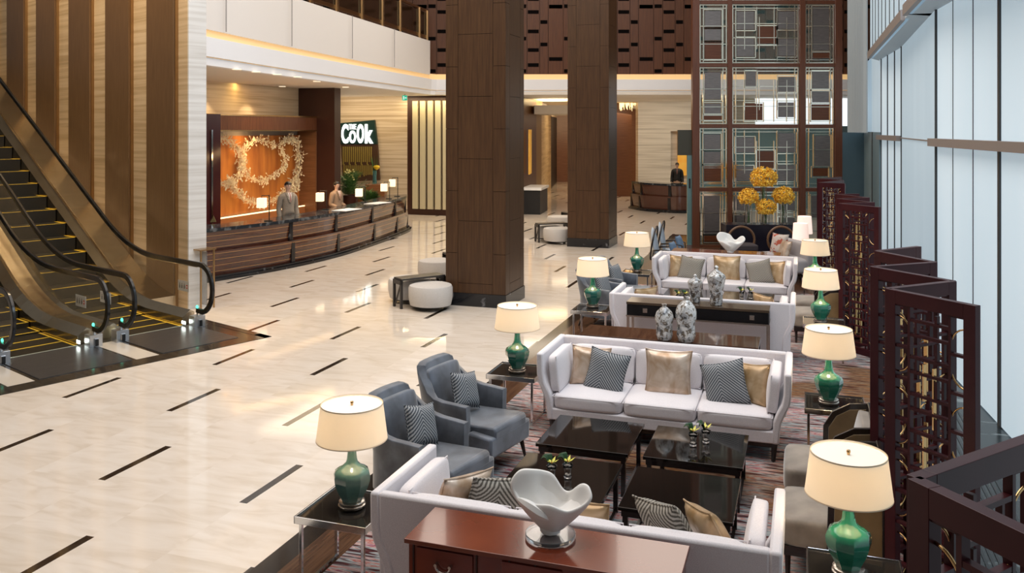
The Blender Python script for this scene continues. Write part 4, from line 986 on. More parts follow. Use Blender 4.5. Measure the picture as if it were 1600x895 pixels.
def escalator(label,t0,t1,wall=False,outer=None):
    E_=thing('escalator',label,'escalator',TE,AE)
    for side,t,io in (('a',t0,1),('b',t1,-1)):
        HR=.95
        # glass
        m=MB(); pr=[s for s in ss if s>=1.3]
        bot=[(s,zi(s)+.20) for s in pr]; top=[(s,zi(s)+HR-.03) for s in pr]
        nose=[(1.3-.27*sin(pi*k/10),.57-.36*cos(pi*k/10)) for k in range(0,11)]
        poly=bot[:1]+bot[1:]+top[::-1]+nose[::-1][1:-1]
        for y in (t-.006,t+.006): m.bm.faces.new([m.bm.verts.new((p[0],y,p[1])) for p in poly])
        m.build('glass_panel',EG,E_)
        # handrail
        pts=[(s,t,zi(s)+HR) for s in reversed(ss) if s>=1.35]+[(1.35-.33*sin(pi*k/14),t,.59+.36*cos(pi*k/14)) for k in range(0,14)]+[(1.45,t,.25)]
        m=MB(); m.path(pts,0,flat=(.038,.022,(0,1,0))); m.build('handrail',RUB,E_,bev=.008,smooth=True)
        m=MB(); m.path([(p[0],p[1],p[2]-.035) if p[2]>.6 and p[0]>1.35 else (p[0]+.03,p[1],p[2]) for p in pts[:-2]],0,flat=(.012,.012,(0,1,0))); m.build('handrail_guide',CHR,E_)
        # sloped inner deck + skirt
        m=MB(); A=[]
        for s in [q for q in ss if q>=1.5]:
            z=zi(s); ring=[(s,t-io*.07,z+.19),(s,t+io*.0,z+.23),(s,t+io*.13,z+.13),(s,t+io*.14,z-.30),(s,t-io*.07,z-.30)]
            A.append([m.bm.verts.new(p) for p in ring])
        for P_,Q in zip(A,A[1:]):
            for i in range(5): m.bm.faces.new((P_[i],P_[(i+1)%5],Q[(i+1)%5],Q[i]))
        m.bm.faces.new(A[0]); m.bm.faces.new(A[-1][::-1]); m.build('deck',DECK,E_)
        m=MB(); m.box(1.36,1.52,t-.09,t+.09,0,.17); m.box(1.34,1.36,t-.03,t+.03,.03,.12); nb=m.build('newel_box',mat('steel_newel',(.55,.56,.58),.28,.9),E_,bev=.004)
        MB().box(1.325,1.345,t-.02,t+.02,.02,.11).build('inlet',BLK,nb)
        MB().box(1.53,1.63,t+io*.141,t+io*.146,.04,.085).build('comb_light',LWH,nb)
        m=MB(); m.tube((1.42,t+io*.008,.30),(1.42,t+io*.02,.30),.028,n=16); m.build('green_light',GRN2,E_); MB().box(1.40,1.44,t-.012,t+.012,.17,.28).build('light_post',CHR,E_)
        sg=MB().box(1.70,2.02,t-io*.012-.002,t-io*.012+.002,.49,.65).build('sign_plate',mat('sign_grey',(.62,.62,.6),.4),E_)
        m=MB()
        yq=t-io*.012
        for q in (-.004,.004):
            m.tube((1.755,yq+q,.565),(1.755,yq+q*.9,.565),.03,n=20)
        m.build('red_circle',mat('sign_red',(.7,.08,.05),.5),sg)
        m=MB(); m.box(1.735,1.775,yq-.0045,yq+.0045,.556,.574); m.build('red_circle_bar',mat('sign_white',(.85,.85,.85),.5),sg)
        m=MB()
        for x in (1.83,1.90,1.965): m.box(x-.012,x+.012,yq-.003,yq+.003,.53,.585); m.tube((x,yq-.003,.60),(x,yq+.003,.60),.01,n=10)
        m.build('pictogram',BLK,sg)
    # outer cladding between balustrade and wall / neighbour
    if outer:
        m=MB(); A=[]
        o0,o1=outer
        for s in [q for q in ss if q>=(2.75 if wall else 1.5)]:
            z=zi(s); A.append([m.bm.verts.new(p) for p in ((s,o0,z+.20),(s,o1,z+.20),(s,o1,max(z-.5,-.0) if False else z-.3),(s,o0,z-.3))])
        for P_,Q in zip(A,A[1:]):
            for i in range(4): m.bm.faces.new((P_[i],P_[(i+1)%4],Q[(i+1)%4],Q[i]))
        m.bm.faces.new(A[0]); m.build('outer_cladding',DECK,E_)
    # steps
    w0,w1=t0+.145,t1-.145
    for k in range(20):
        s=1.62+.405*k; z=[zi(s+.2)]
        zz=zi(s+.405,.9) if k else 0
        zz=max(0,zi(s+.2))
        if k<3: zz=.0
        st=MB().box(s+.0,s+.40,w0,w1,zz-.25 if k>2 else -.02,zz+.004).build('step',STEP,E_)
        m=MB(); m.box(s,s+.022,w0+.03,w1-.03,zz+.004,zz+.008); m.box(s,s+.40,w0,w0+.03,zz+.004,zz+.008); m.box(s,s+.4,w1-.03,w1,zz+.004,zz+.008); m.build('step_marking',YEL,st)
    # sloping underside
    m=MB(); A=[]
    for s in [q for q in ss if q>=2.4]: 
        z=zi(s)-.3; A.append([m.bm.verts.new(p) for p in ((s,w0-.1,z),(s,w1+.1,z),(s,w1+.1,z-.05),(s,w0-.1,z-.05))])
    for P_,Q in zip(A,A[1:]):
        for i in range(4): m.bm.faces.new((P_[i],P_[(i+1)%4],Q[(i+1)%4],Q[i]))
    m.build('truss',BLK,E_)
    MB().box(.30,1.60,t0+.02,t1-.02,.003,.012).build('landing_plate',PLATE,E_)
    MB().box(1.60,1.625,w0,w1,.003,.014).build('comb_plate',mat('comb_greenish',(.55,.6,.5),.3,.5),E_)
    return E_
escalator('escalator running along the walnut-finned travertine wall, behind the other one',.333,1.525,wall=True,outer=(-.165,.27))
escalator('escalator with bright yellow step lines, nearer the left edge of the picture',1.90,3.083,outer=(1.59,1.84))
# small steel stand by the wall end
# ================= RECEPTION DESKS =================
DW=G('desk_walnut_gold_lines',.16,coat=.6)
n=DW.noise(DW.comb(DW.m_('MULTIPLY',DW.x,1),DW.m_('MULTIPLY',DW.y,1),DW.m_('MULTIPLY',DW.z,25)),2,4)
ln=DW.m_('LESS_THAN',DW.m_('MODULO',DW.m_('ADD',DW.z,5.02),.118),.010)
DW.col(DW.mix(ln,DW.ramp(n,[(.35,(.035,.009,.006)),(.65,(.10,.030,.013))]),(.42,.20,.06)))
DW=DW.m
def smooth_path(P,n=6): return cr([Vector((*p,0)) if len(p)==2 else p for p in P],n)
def offs(path,o):
    out=[]
    for k,p in enumerate(path):
        t=(path[min(k+1,len(path)-1)]-path[max(k-1,0)]).normalized(); nn=Vector((t.y,-t.x,0)); out.append(p+nn*o)
    return out
def wallstrip(path,i0,i1,o0,o1,z0,z1,slope=0):
    "solid between offsets o0<o1 (outward) along path indices, z0..z1; slope pushes the top out"
    m=MB(); A=[]
    a=offs(path,o0); b=offs(path,o1); b2=offs(path,o1+slope); a2=offs(path,o0)
    for k in range(i0,i1+1): A.append([m.bm.verts.new((a[k].x,a[k].y,z0)),m.bm.verts.new((b[k].x,b[k].y,z0)),m.bm.verts.new((b2[k].x,b2[k].y,z1)),m.bm.verts.new((a2[k].x,a2[k].y,z1))])
    for P_,Q in zip(A,A[1:]):
        for i in range(4): m.bm.faces.new((P_[i],P_[(i+1)%4],Q[(i+1)%4],Q[i]))
    m.bm.faces.new(A[0]); m.bm.faces.new(A[-1][::-1]); return m
COUNT=mat('dark_veined_counter',(.02,.024,.03),.1,noise=(7,(1,1,1),(.5,.62)),col2=(.12,.13,.14))
def desk(label,P,segs,top=1.04,mt=None):
    path=smooth_path(P,8); N_=len(path)-1; mt=mt or DW
    t=thing('reception_desk',label,'reception desk',(0,0,0))
    wallstrip(path,0,N_,-.55,.0,.0,.10).build('plinth',BLKM,t)
    wallstrip(path,0,N_,-.05,.06,.0,.06).build('kerb',BLKM,t)
    lens=[0]
    for p,q in zip(path,path[1:]): lens.append(lens[-1]+(q-p).length)
    T_=lens[-1]
    ix=lambda f: min(range(N_+1),key=lambda k:abs(lens[k]-f*T_))
    fi=[0]+[ix(f) for f in segs]+[N_]
    for j,(a,b) in enumerate(zip(fi,fi[1:])):
        if b<=a: continue
        wallstrip(path,a,b,-.35,-.09,.10,.575,.05).build('lower_panel',mt,t)
        wallstrip(path,a,b,-.40,-.16,.575,.97,.05).build('upper_panel',mt,t)
    for k in fi:
        for o1,z0,z1 in ((-.065,.10,.58),(-.125,.575,.98)):
            k0=max(0,min(k,N_)); p=offs(path,-.3)[k0]; q=offs(path,o1+.02)[k0]; tt=(path[min(k0+1,N_)]-path[max(k0-1,0)]).normalized()*.055
            MB().prism([((p-tt).x,(p-tt).y),((p+tt).x,(p+tt).y),((q+tt).x,(q+tt).y),((q-tt).x,(q-tt).y)],z0,z1,axis='z').build('divider',BLKM,t)
    wallstrip(path,0,N_,-.75,-.08,.97,top).build('counter_top',COUNT,t)
    wallstrip(path,0,N_,-.75,-.55,.0,.97).build('back_panel',DARKW,t)
    return t,path
P1=[(-6.5,16.3),(-5.81,17.25),(-4.95,18.55),(-4.15,20.35),(-3.60,22.5),(-3.22,24.4),(-3.05,25.6),(-3.10,26.3)]
P1=[(x-.02,y) for x,y in P1]
dk,dp=desk('long curved walnut reception desk with gold lines and dark marble counter',P1,(.30,.47,.66,.84))
P2=[PX(x,y) for x,y in ((984,325),(1003,329),(1030,331.5),(1060,333),(1092,333))]
P2=[(v.x,v.y) for v in P2][::-1]; P2=P2[::-1]
dk2,dp2=desk('small far reception desk of dark red-brown wood in front of the pale stone wall',P2,(.22,.68),mt=mat('red_brown_desk_panel',(.07,.022,.013),.15,coat=.5))
# desk lamps
DL=mat('lit_desk_shade',(.95,.8,.6),.7,emit=(1,.78,.50),estr=1.05)
def dlamp(label,px,py,d,side,zc=1.04):
    "shade centre at px,py"
    v=PD(px,py,d); t=thing('desk_lamp',label,'desk lamp',(v.x+side*.16,v.y,zc+.003),0,'small desk lamps on the reception counter'); h=v.z-zc
    m=MB(); m.box(-.10,.06,-.05,.05,0,.012); m.build('base',BLK,t)
    m=MB(); m.tube((0,0,.01),(0,0,h+.17),.010); m.tube((0,0,h+.155),(-side*.16,0,h+.155),.008); m.tube((-side*.16,0,h+.155),(-side*.16,0,h+.10),.006); m.build('post',BLK,t)
    m=MB(); m.lathe([(.125,-.105),(.125,.105)],4); o=m.build('shade',DL,t,loc=(-side*.16,0,h),rot=(0,0,R(45)),bev=.006); return t
dlamp('desk lamp nearest the finned wall, in front of the lit twig artwork',409,317,18.6,1)
dlamp('desk lamp between the two receptionists',500,308,21.3,1)
dlamp('desk lamp right of the second receptionist, before the plant',561,301,23.3,1)
dlamp('desk lamp second from the far end of the curved counter',600,293,24.6,1)
dlamp('desk lamp at the far end of the curved counter, highest in view',613,286,25.5,1)
def small(name,label,cat,mb,m_,loc,rz=0,group=None,**k):
    o=mb.build(name,m_,**k); o.location=loc; o.rotation_euler=(0,0,rz); return tag(o,label,cat,group)
PAP=mat('white_paper',(.8,.8,.82),.6)
for i,(px,py,l) in enumerate(((542,328,'open white folder on the counter in front of the second receptionist'),(590,317.5,'open white folder on the counter near its far end'))):
    v=PX(px,py,1.043); small('paper_folder',l,'papers',MB().box(-.35,.35,-.2,.2,0,.012),PAP,v,R(65))
v=PX(344,343,1.043); small('card_holder','small gold framed card holder on the counter beside the stone wall end','card holder',MB().prism([(-.06,0),(.06,0),(.01,.12)],-.14,.14,axis='y'),mat('olive_brass',(.22,.18,.08),.4,.6),PX(333,346,1.043),R(20))
# low walnut back counters and planters
def planter(label,px,py,d,h,rpx,seed,yellow=False):
    v=PD(px,py,d); t=thing('potted_palm',label,'plant',(v.x,d,0),0,'potted palms behind the reception counter'); zb=v.z
    m=MB(); m.lathe([(.16,0),(.2,.02),(.24,max(.3,zb-.1)),(.22,max(.3,zb-.1)),(.2,max(.3,zb-.1)-.05),(.0,max(.3,zb-.1)-.05)],20); m.build('pot',mat('brown_pot',(.06,.02,.012),.3),t,smooth=True)
    m=MB(); rn=random.Random(seed); r=rpx*d/F
    for k in range(46):
        a=rn.uniform(0,6.28); el=rn.uniform(.1,1.4); L_=h*rn.uniform(.6,1)
        c=Vector((0,0,zb-.1)); pts=[]
        for i in range(6):
            f=i/5; pts.append(c+Vector((cos(a)*r*f*cos(el)*1.3,sin(a)*r*f*cos(el)*1.3,L_*sin(el)*f*(1.15-.35*f)+.1*f)))
        for i in range(1,6):
            for s in (-1,1,-.5,.5):
                q=pts[i]; d_=(pts[i]-pts[i-1]).normalized(); sd=Vector((-sin(a),cos(a),rn.uniform(-.3,.3))); tip=q+sd*s*.16+d_*.12; w_=d_*.022
                m.quad(q-w_,q+w_,tip+w_*.3,tip-w_*.3)
    m.build('foliage',mat('palm_green',(.035,.10,.022),.45,noise=(3,(1,1,1)),col2=(.10,.20,.05)),t)
    if yellow:
        m=MB()
        for k in range(40):
            q=Vector((rn.uniform(-.15,.15),rn.uniform(-.2,0),zb+h*rn.uniform(.45,.85))); m.quad(q,q+Vector((.03,0,.02)),q+Vector((.01,.02,.05)),q+Vector((-.03,.01,.03)))
        m.build('blossoms',mat('pale_yellow_blossom',(.75,.68,.25),.5),t)
planter('tall bushy palm with pale yellow flecks beside the lit sign, behind the second receptionist',547,300,26.2,.8,23,3,True)
planter('small green fern right of the desk lamp, on the reception side',578,316,26.0,.4,11,5)
def lowbox(label,x0,y0,x1,y1,d):
    a=PD(x0,y1,d); b=PD(x1,y0,d); w_=(b.x-a.x)/2
    o=MB().box(-w_,w_,0,.5,0,b.z).build('walnut_back_counter',wood('orange_walnut',(.22,.08,.03),(.32,.13,.05),rough=.25,axis=0),bev=.01); o.location=(a.x+w_,d,0); tag(o,label,'counter')
lowbox('orange walnut back counter under the vase with the yellow flower',571,288,601,330,27.2); lowbox('low orange walnut counter behind the second receptionist',543,296,566,335,26.9)
v=PD(585,287.5,27.4); t=thing('yellow_flower_vase','slim glass vase with one yellow flower below the lit restaurant sign','flower vase',(v.x,27.45,v.z+.0))
MB().lathe([(.06,0),(.07,.05),(.055,.2),(.07,.42),(.065,.42),(.05,.2),(.062,.05),(.0,.03)],20,caps=False).build('glass',mat('teal_vase_glass',(.2,.45,.42),.05,trans=.7),t,smooth=True)
m=MB()
for k in range(8): a=k*.8; m.quad((0,0,.3),(.02,0,.35),(cos(a)*.12,sin(a)*.08,.75+.03*k),(cos(a)*.11,sin(a)*.08,.7))
m.build('leaves',MC['palm_green'],t)
m=MB(); m.lathe([(.0,.44),(.09,.50),(.11,.55),(.07,.59),(.0,.60)],14,c=(.07,-.05,0)); m.build('flower',mat('bright_yellow_flower',(.9,.6,.03),.5),t,smooth=True)
# ================= LIT SIGN =================
SB=27.9
def PB(px,py,b=SB):
    r=(px-800)/F; d=b/(r*ST+CT); v=PD(px,py,d); return (LOC(v)[0],v.z)
q=[PB(533,192.5),(PB(587,187.5)),PB(591.5,225),PB(534.5,225)]
sgn=lthing('restaurant_sign','lit sign reading THE COOK in white on dark green with a striped lower board','sign',q[0][0],SB-.12,0)
ox=q[0][0]
m=MB(); m.prism([(x-ox,z) for x,z in q],0,.1,axis='y'); m.build('upper_board',mat('dark_green_board',(.012,.035,.03),.3),sgn)
q2=[PB(534.5,225),PB(591.5,225),PB(595,281),PB(538,284)]
m=MB(); m.prism([(x-ox,z) for x,z in q2],.02,.1,axis='y'); lb=m.build('lower_board',mat('brown_board',(.07,.035,.02),.4),sgn)
m=MB(); rn=random.Random(4)
for k in range(15):
    x=538+k*3.1; a=PB(x,229); b=PB(x+1.5,253 if k%3 else 257); m.box(a[0]-ox,b[0]-ox,.008,.02,b[1],a[1])
    a=PB(x+1.2,256 if k%3==0 else 258); b=PB(x+2.7,276+rn.uniform(-4,2)); m.box(a[0]-ox,b[0]-ox,.008,.02,b[1],a[1])
m.build('stripe',mat('olive_stripe',(.30,.23,.05),.5),lb)
LET=mat('lit_white_letter',(1,1,1),.4,emit=(.93,1,.98),estr=2.2)
def text(s,x0,x1,ztop,zbot,yy,of=.03):
    cu=bpy.data.curves.new('letters','FONT'); cu.body=s; cu.size=1; cu.offset=of; cu.extrude=.02; ob=bpy.data.objects.new('tmp',cu); COL.objects.link(ob)
    dg=bpy.context.evaluated_depsgraph_get(); me=bpy.data.meshes.new_from_object(ob.evaluated_get(dg)); bpy.data.objects.remove(ob)
    xs=[v.co.x for v in me.vertices]; ys=[v.co.y for v in me.vertices]
    for v in me.vertices:
        x=x0+(v.co.x-min(xs))/(max(xs)-min(xs))*(x1-x0); z=zbot+(v.co.y-min(ys))/(max(ys)-min(ys))*(ztop-zbot); v.co=(x,yy-.02+v.co.z,z)
    me.materials.clear(); me.materials.append(LET); o=bpy.data.objects.new('letter',me); COL.objects.link(o); o.parent=sgn; return o
def XZ(px,py): a=PB(px,py); return a[0]-ox,a[1]
for ch,xa,xb,ya,yb in (('C',537,547.5,194,224),('O',549,559,204,223.5),('O',561,571.5,194,223.5),('k',573.5,586,194,224),('T',548.6,551.8,194,202),('H',552.6,555.8,194,202),('E',556.6,559.6,194,202)):
    x0,z0=XZ(xa,ya); x1,z1=XZ(xb,yb); text(ch,x0,x1,z0,z1,-.01,.03 if ch in 'COk' else 0)
# exit sign
v=PD(636,154,29.9); ex=thing('exit_sign','small green lit exit sign above the reception, under the ceiling','exit sign',(v.x,v.y-.6,v.z))
k_=29.3/F; MB().box(-4*k_,3.5*k_,-.03,.03,-4*k_,4*k_).build('panel',mat('exit_green',(.02,.35,.22),.4,emit=(.03,.45,.30),estr=.9),ex)
m=MB(); m.box(-2.2*k_,-1*k_,-.04,-.03,-2.5*k_,2.5*k_); m.box(.2*k_,2.6*k_,-.04,-.03,-.5*k_,.6*k_); m.build('pictogram',mat('exit_white',(.9,.95,.9),.5,emit=(.9,1,.95),estr=.8),ex); MB().box(-.02,.02,-.02,.02,4*k_,.30).build('bracket',NICK,ex)
# ================= ARTWORK =================
def PAq(px,py,a=A0):
    r=(px-800)/F; d=a/(r*CT-ST); v=PD(px,py,d); return LOC(v)[1],v.z
def PAz(px,z,a=A0): return PAq(px,200,a)[0]
b0_,b1_=15.9,PAq(468,210)[0]
o=MB().box(0,.05,0,b1_-b0_,0,2.02).build('orange_art_panel',mat('orange_lacquer_panel',(.40,.13,.03),.3,noise=(1.6,(3,3,.5)),col2=(.62,.24,.05))); o.location=LW(A0+.0,b0_,.83); o.rotation_euler=(0,0,-TH); tag(o,'glowing orange panel behind the white twig rings','art panel')
TW=mat('cream_twig',(.80,.70,.48),.6)
def ring(label,cx,cy,rx,ry,seed,a0=0,a1=2*pi,th=5):
    m=MB(); rn=random.Random(seed); cb,cz=PAq(cx,cy,A0+.24)
    n=420
    for k in range(n):
        a=a0+(a1-a0)*rn.random(); wob=1+.07*sin(3*a+seed)
        b_,z_=PAq(cx+rx*cos(a)*wob+rn.gauss(0,th*.5),cy+ry*sin(a)*wob+rn.gauss(0,th*.5),A0+.24)
        p=Vector((rn.gauss(0,.05),b_-cb,z_-cz)); d_=Vector((rn.uniform(-.4,.4),-sin(a)*rn.uniform(.3,1.2)+rn.gauss(0,.5),-cos(a)*rn.uniform(.3,1)+rn.gauss(0,.5))).normalized()*rn.uniform(.07,.13)
        m.tube(p,p+d_,.008,.003,4)
        q=p+d_; s_=d_.orthogonal().normalized()*.02; m.quad(q-d_*.3,q+s_,q+d_*.4,q-s_)
    o=m.build('twig_wreath',TW); o.location=LW(A0+.24,cb,cz); o.rotation_euler=(0,0,-TH); return tag(o,label,'artwork','cream twig wreaths on the orange panel')
ring('left twig ring of the artwork, cut by the dark pier',352,254,24,36,1,th=2.6); ring('middle twig ring of the artwork, roundest and highest',411,250,33,31,2,th=2.6)
ring('large lower twig arc of the artwork spreading below the middle ring',408,262,58,52,3,.25,2.75,th=3); ring('right-hand twig loop of the artwork rising to the top right corner',450,256,18,42,4,-2.3,1.4,th=2.6)
# far artworks
v=PD(1068,208,36.9); w0=PD(1062,275,36.9); o=MB().box(-.0,.50,-.0,.04,0,(275-205)*36.9/F).build('orange_painting',mat('orange_abstract_painting',(.75,.32,.02),.5,noise=(2.5,(1,1,1)),col2=(.85,.52,.10),emit=(1,.5,.08),estr=.25)); o.location=(w0.x,37.35,w0.z); tag(o,'tall orange abstract painting in the niche behind the far desk','painting')
v=PX(833,330); w0=PD(819.5,272,32.0); o=MB().box(0,.04,0,.9,0,1.65).build('orange_corridor_painting',MC['orange_abstract_painting']); o.location=(w0.x+.14,31.7,w0.z); o.rotation_euler=(0,0,-.11); tag(o,'narrow orange painting on the dark corridor wall left of the farther column','painting')
v=PX(828,333); t=thing('white_top_table','white topped dark side table in the corridor beside the nearer column','table',(v.x+.22,31.5,0),-.195); MB().box(-.35,.35,-.9,.9,.86,.95).build('table_top',mat('white_stone_top',(.8,.8,.8),.3),t); m=MB(); m.box(-.30,.30,-.85,.85,0,.86); m.build('body',BLK,t)
# slim glass post/stand by the partition and wall lantern
v=PX(1077,385); t=thing('glass_door_post','slim tall teal glass post standing left of the tall partition','glass post',(v.x,v.y,0)); MB().box(-.06,.06,-.04,.04,.05,3.0).build('pane',mat('teal_post_glass',(.12,.22,.22),.1,spec=.8),t); MB().box(-.08,.08,-.06,.06,0,.05).build('foot',CHR,t); MB().box(-.3,.07,-.045,.045,2.35,3.0).build('dark_plate',mat('olive_dark_plate',(.05,.045,.03),.3),t); MB().box(-.02,.02,-.05,-.04,1.5,1.75).build('handle',BLK,t)
v=PD(970,170,40.); t=thing('ceiling_chandelier','small glowing crystal ceiling fixture between the column and the far stone wall','ceiling light',(v.x,38.0,4.2))
m=MB(); rn=random.Random(8)
for k in range(60): x=rn.uniform(-.9,.9); z=-rn.uniform(.05,.35)*(1-(x/.95)**2); m.tube((x,rn.uniform(-.3,.3),-.01),(x,rn.uniform(-.3,.3),z-.05),.03,.01,5)
m.build('crystals',mat('lit_crystal',(1,.85,.6),.3,emit=(1,.72,.35),estr=1.6),t); MB().box(-1,1,-.35,.35,-.02,.0).build('plate',GOLD,t)
# small downlights
for i,(px,py) in enumerate(((370,108),(400,112),(433,116),(465,120),(495,127),(540,136),(441,135),(512,139))):
    v=PX(px,py,4.2) if False else PD(px,py,(4.2-HC)*F/(HZ-py)); t=MB().lathe([(.09,-.012),(.09,.004),(.06,.004),(.06,-.004),(.0,-.004)],20).build('downlight',mat('downlight_lens',(.7,.6,.5),.4,emit=(1,.85,.6),estr=.9)); t.location=(v.x,v.y,4.2); tag(t,'small round recessed downlight in the white soffit above reception','downlight','downlights in the soffit above reception')
light('AREA',LW(-11.0,19,4.1),130,(1,.80,.55),3,6,look=LW(-11.3,19,0),name='reception_downlights')
for b in (17.6,19.3): light('SPOT',LW(A0+.55,b,4.15),60,(1,.75,.42),.04,look=LW(A0+.0,b,2.6),spot=65,blend=.7,name='wall_scallop_spot')
light('AREA',LW(A0+.5,18.9,2.93),55,(1,.62,.28),.15,5,look=LW(A0,18.9,1.6),name='art_washer')
light('AREA',LW(-11.5,27.55,4.15),60,(1,.80,.48),4,.1,look=LW(-11.5,27.62,0),name='slat_panel_washer')
light('AREA',LW(-15,26.6,4.1),45,(1,.78,.5),3,.3,look=LW(-15,27.9,1.5),name='sign_wall_washer')
light('AREA',(6.5,34.5,4.1),130,(1,.86,.68),4,3,look=(6.5,36,1.0),name='far_desk_downlights')
light('AREA',(2.6,40,4.1),260,(1,.78,.5),3,12,look=(2,40,0),name='corridor_fill')  # added area lamp to brighten the corridor
light('AREA',LW(-8,27,4.1),110,(1,.82,.6),6,2,look=LW(-8,27,0),name='mezzanine_downlights')
# warm grazing light on the travertine by the escalators
for s in (3.0,4.4,5.95,7.5,9.0): 
    p=TE+Vector((-.77*s,.637*s,0))+Vector((-.637,-.77,0))*.35; q=TE+Vector((-.77*s,.637*s,0))+Vector((-.637,-.77,0))*(-.25)
    light('SPOT',(p.x,p.y,8.5),420,(1,.74,.42),.1,look=(q.x,q.y,2.5),spot=70,blend=.8,name='stone_grazer')

light('AREA',LW(A0+.25,18.8,4.15),32,(1,.62,.18),.1,5.5,look=LW(A0+.0,18.8,3.2),name='cove_glow')
light('AREA',((834+892-1600)/2*35/F,35,3.98),60,(1,.80,.45),1.2,3,look=((834+892-1600)/2*35/F,35,5),name='ceiling_cove')
light('AREA',(4.5,45,4.1),260,(1,.72,.42),5,3,look=(4.5,50,1.0),name='corridor_fill')  # added area lamp facing the end wall, lifts its dark walnut
# small steel stand by the stone wall end
v=PX(316,480); st=thing('steel_stand','small steel and glass stand at the foot of the pale stone wall end','stand',(v.x,v.y,0),AE)
m=MB()
for x in (-.16,.16):
    for y in (-.12,.12): m.box(x-.012,x+.012,y-.012,y+.012,0,.98)
m.box(-.19,.19,-.15,.15,.98,1.0); m.build('frame',BRZ,st); MB().box(-.15,.15,-.005,.005,.05,.95).build('glass_panel',mat('stand_glass',(.3,.32,.33),.05,alpha=.45),st)
# ================= PEOPLE =================
SKIN=mat('light_skin',(.62,.40,.30),.5); HAIR=mat('black_hair',(.012,.009,.008),.4)
def ellip(m,c,r,n=16,f=None):
    m.grid(lambda u,v:tuple(Vector(c)+Vector((r[0]*cos(2*pi*u)*sin(pi*v),r[1]*sin(2*pi*u)*sin(pi*v),-r[2]*cos(pi*v)))) if not f else tuple(Vector(c)+Vector(f(2*pi*u,pi*v))),n,n//2+3,True); return m
def person(label,loc,rz,h,suit,shirt,hairlong,arms,smile=None):
    t=thing('person',label,'person',loc,rz)   # faces -y, 1.75 m scaled
    k=h/1.75; V=[];E=[];Rr=[]
    def add(p,r,par=None):
        V.append(Vector(p)); Rr.append(r if isinstance(r,tuple) else (r,r)); i=len(V)-1
        if par is not None: E.append((par,i))
        return i
    pel=add((0,0,.96),(.15,.105)); w_=add((0,0,1.10),(.125,.09),pel); ch=add((0,.0,1.28),(.145,.095),w_); up=add((0,.01,1.425),(.115,.068),ch); nk=add((0,.015,1.50),.040,up); hd=add((0,.005,1.565),(.046,.052),nk)
    h2=add((0,-.008,1.635),(.072,.088),hd); h3=add((0,.0,1.70),(.066,.078),h2)
    for s in (-1,1):
        hp=add((s*.09,0,.90),(.085,.09),pel); kn=add((s*.10,-.01,.50),.055,hp); an=add((s*.10,.02,.09),.038,kn); add((s*.11,-.13,.04),(.042,.03),an)
        sh=add((s*.17,.01,1.41),.048,up); el,wr=arms[0 if s<0 else 1]; e_=add((s*el[0],el[1],el[2]),.037,sh); w2=add((s*wr[0],wr[1],wr[2]),.026,e_)
        d=(V[w2]-V[e_]).normalized(); pm=add(V[w2]+d*.055,(.036,.018),w2)
        sd=d.cross(Vector((1,0,0))); sd=(sd if sd.length>.1 else Vector((0,1,0))).normalized()
        for q in range(4):
            o=(q-1.5)*.019; L_=(.07,.08,.075,.06)[q]; f1_=add(V[pm]+sd*o+d*.04,.0085,pm); f2_=add(V[f1_]+d*L_*.45+Vector((-s*.008,0,0)),.008,f1_); add(V[f2_]+d*L_*.35+Vector((-s*.02,0,0)),.007,f2_)
        th=add(V[w2]+d*.03-sd*.035,.010,w2); add(V[th]+d*.035-sd*.012,.009,th)
    me=bpy.data.meshes.new('body'); me.from_pydata([tuple(v*k) for v in V],E,[]); ob=bpy.data.objects.new('body',me); COL.objects.link(ob)
    sm=ob.modifiers.new('s','SKIN'); sm.use_smooth_shade=True
    for i,sv in enumerate(me.skin_vertices[0].data): sv.radius=(Rr[i][0]*k,Rr[i][1]*k); sv.use_root=(i==0)
    ob.modifiers.new('d','SUBSURF').levels=1
    dg=bpy.context.evaluated_depsgraph_get(); dg.update(); m2=bpy.data.meshes.new_from_object(ob.evaluated_get(dg)); m2.name='body'; m2.materials.clear(); m2.materials.append(SKIN); bpy.data.objects.remove(ob)
    # face: push features out on the head
    for v in m2.vertices:
        p=v.co/k
        if p.z>1.53 and p.y<-.03:
            v.co.y-=k*(.018*math.exp(-((p.x/.013)**2+((p.z-1.625)/.022)**2))+.006*math.exp(-((p.x/.03)**2+((p.z-1.585)/.012)**2)))
    b=bpy.data.objects.new('body',m2); COL.objects.link(b); b.parent=t
    # clothes: offset copy of the torso, arms and legs
    bm=bmesh.new(); bm.from_mesh(m2); bm.normal_update()
    wr=[V[i]*k for i in range(len(V))]
    hands=[]
    for s in (0,1): hands.append(Vector(((-1,1)[s]*arms[s][1][0],arms[s][1][1],arms[s][1][2]))*k)
    kill=[v for v in bm.verts if v.co.z>1.492*k or v.co.z<.88*k or min((v.co-hh).length for hh in hands)<.035*k or any((v.co-hh).length<.2*k and (v.co-hh).dot((hh-Vector(((-1,1)[j]*arms[j][0][0],arms[j][0][1],arms[j][0][2]))*k))>0 for j,hh in enumerate(hands))]
    lower=[v for v in kill if v.co.z<.88*k]
    bmesh.ops.delete(bm,geom=kill,context='VERTS')
    for v in bm.verts: v.co+=v.normal*.016*k
    mj=bpy.data.meshes.new('jacket'); bm.to_mesh(mj); bm.free(); mj.materials.append(suit); mj.polygons.foreach_set('use_smooth',[True]*len(mj.polygons)); j=bpy.data.objects.new('jacket',mj); COL.objects.link(j); j.parent=t
    sd_=j.modifiers.new('s','SOLIDIFY'); sd_.thickness=.01; sd_.offset=1
    bm=bmesh.new(); bm.from_mesh(m2); bm.normal_update(); bmesh.ops.delete(bm,geom=[v for v in bm.verts if v.co.z>.93*k or v.co.z<.09*k or min((v.co-hh).length for hh in hands)<.22*k and v.co.z>.72*k and abs(v.co.x)>.17*k],context='VERTS')
    for v in bm.verts: v.co+=v.normal*.013*k
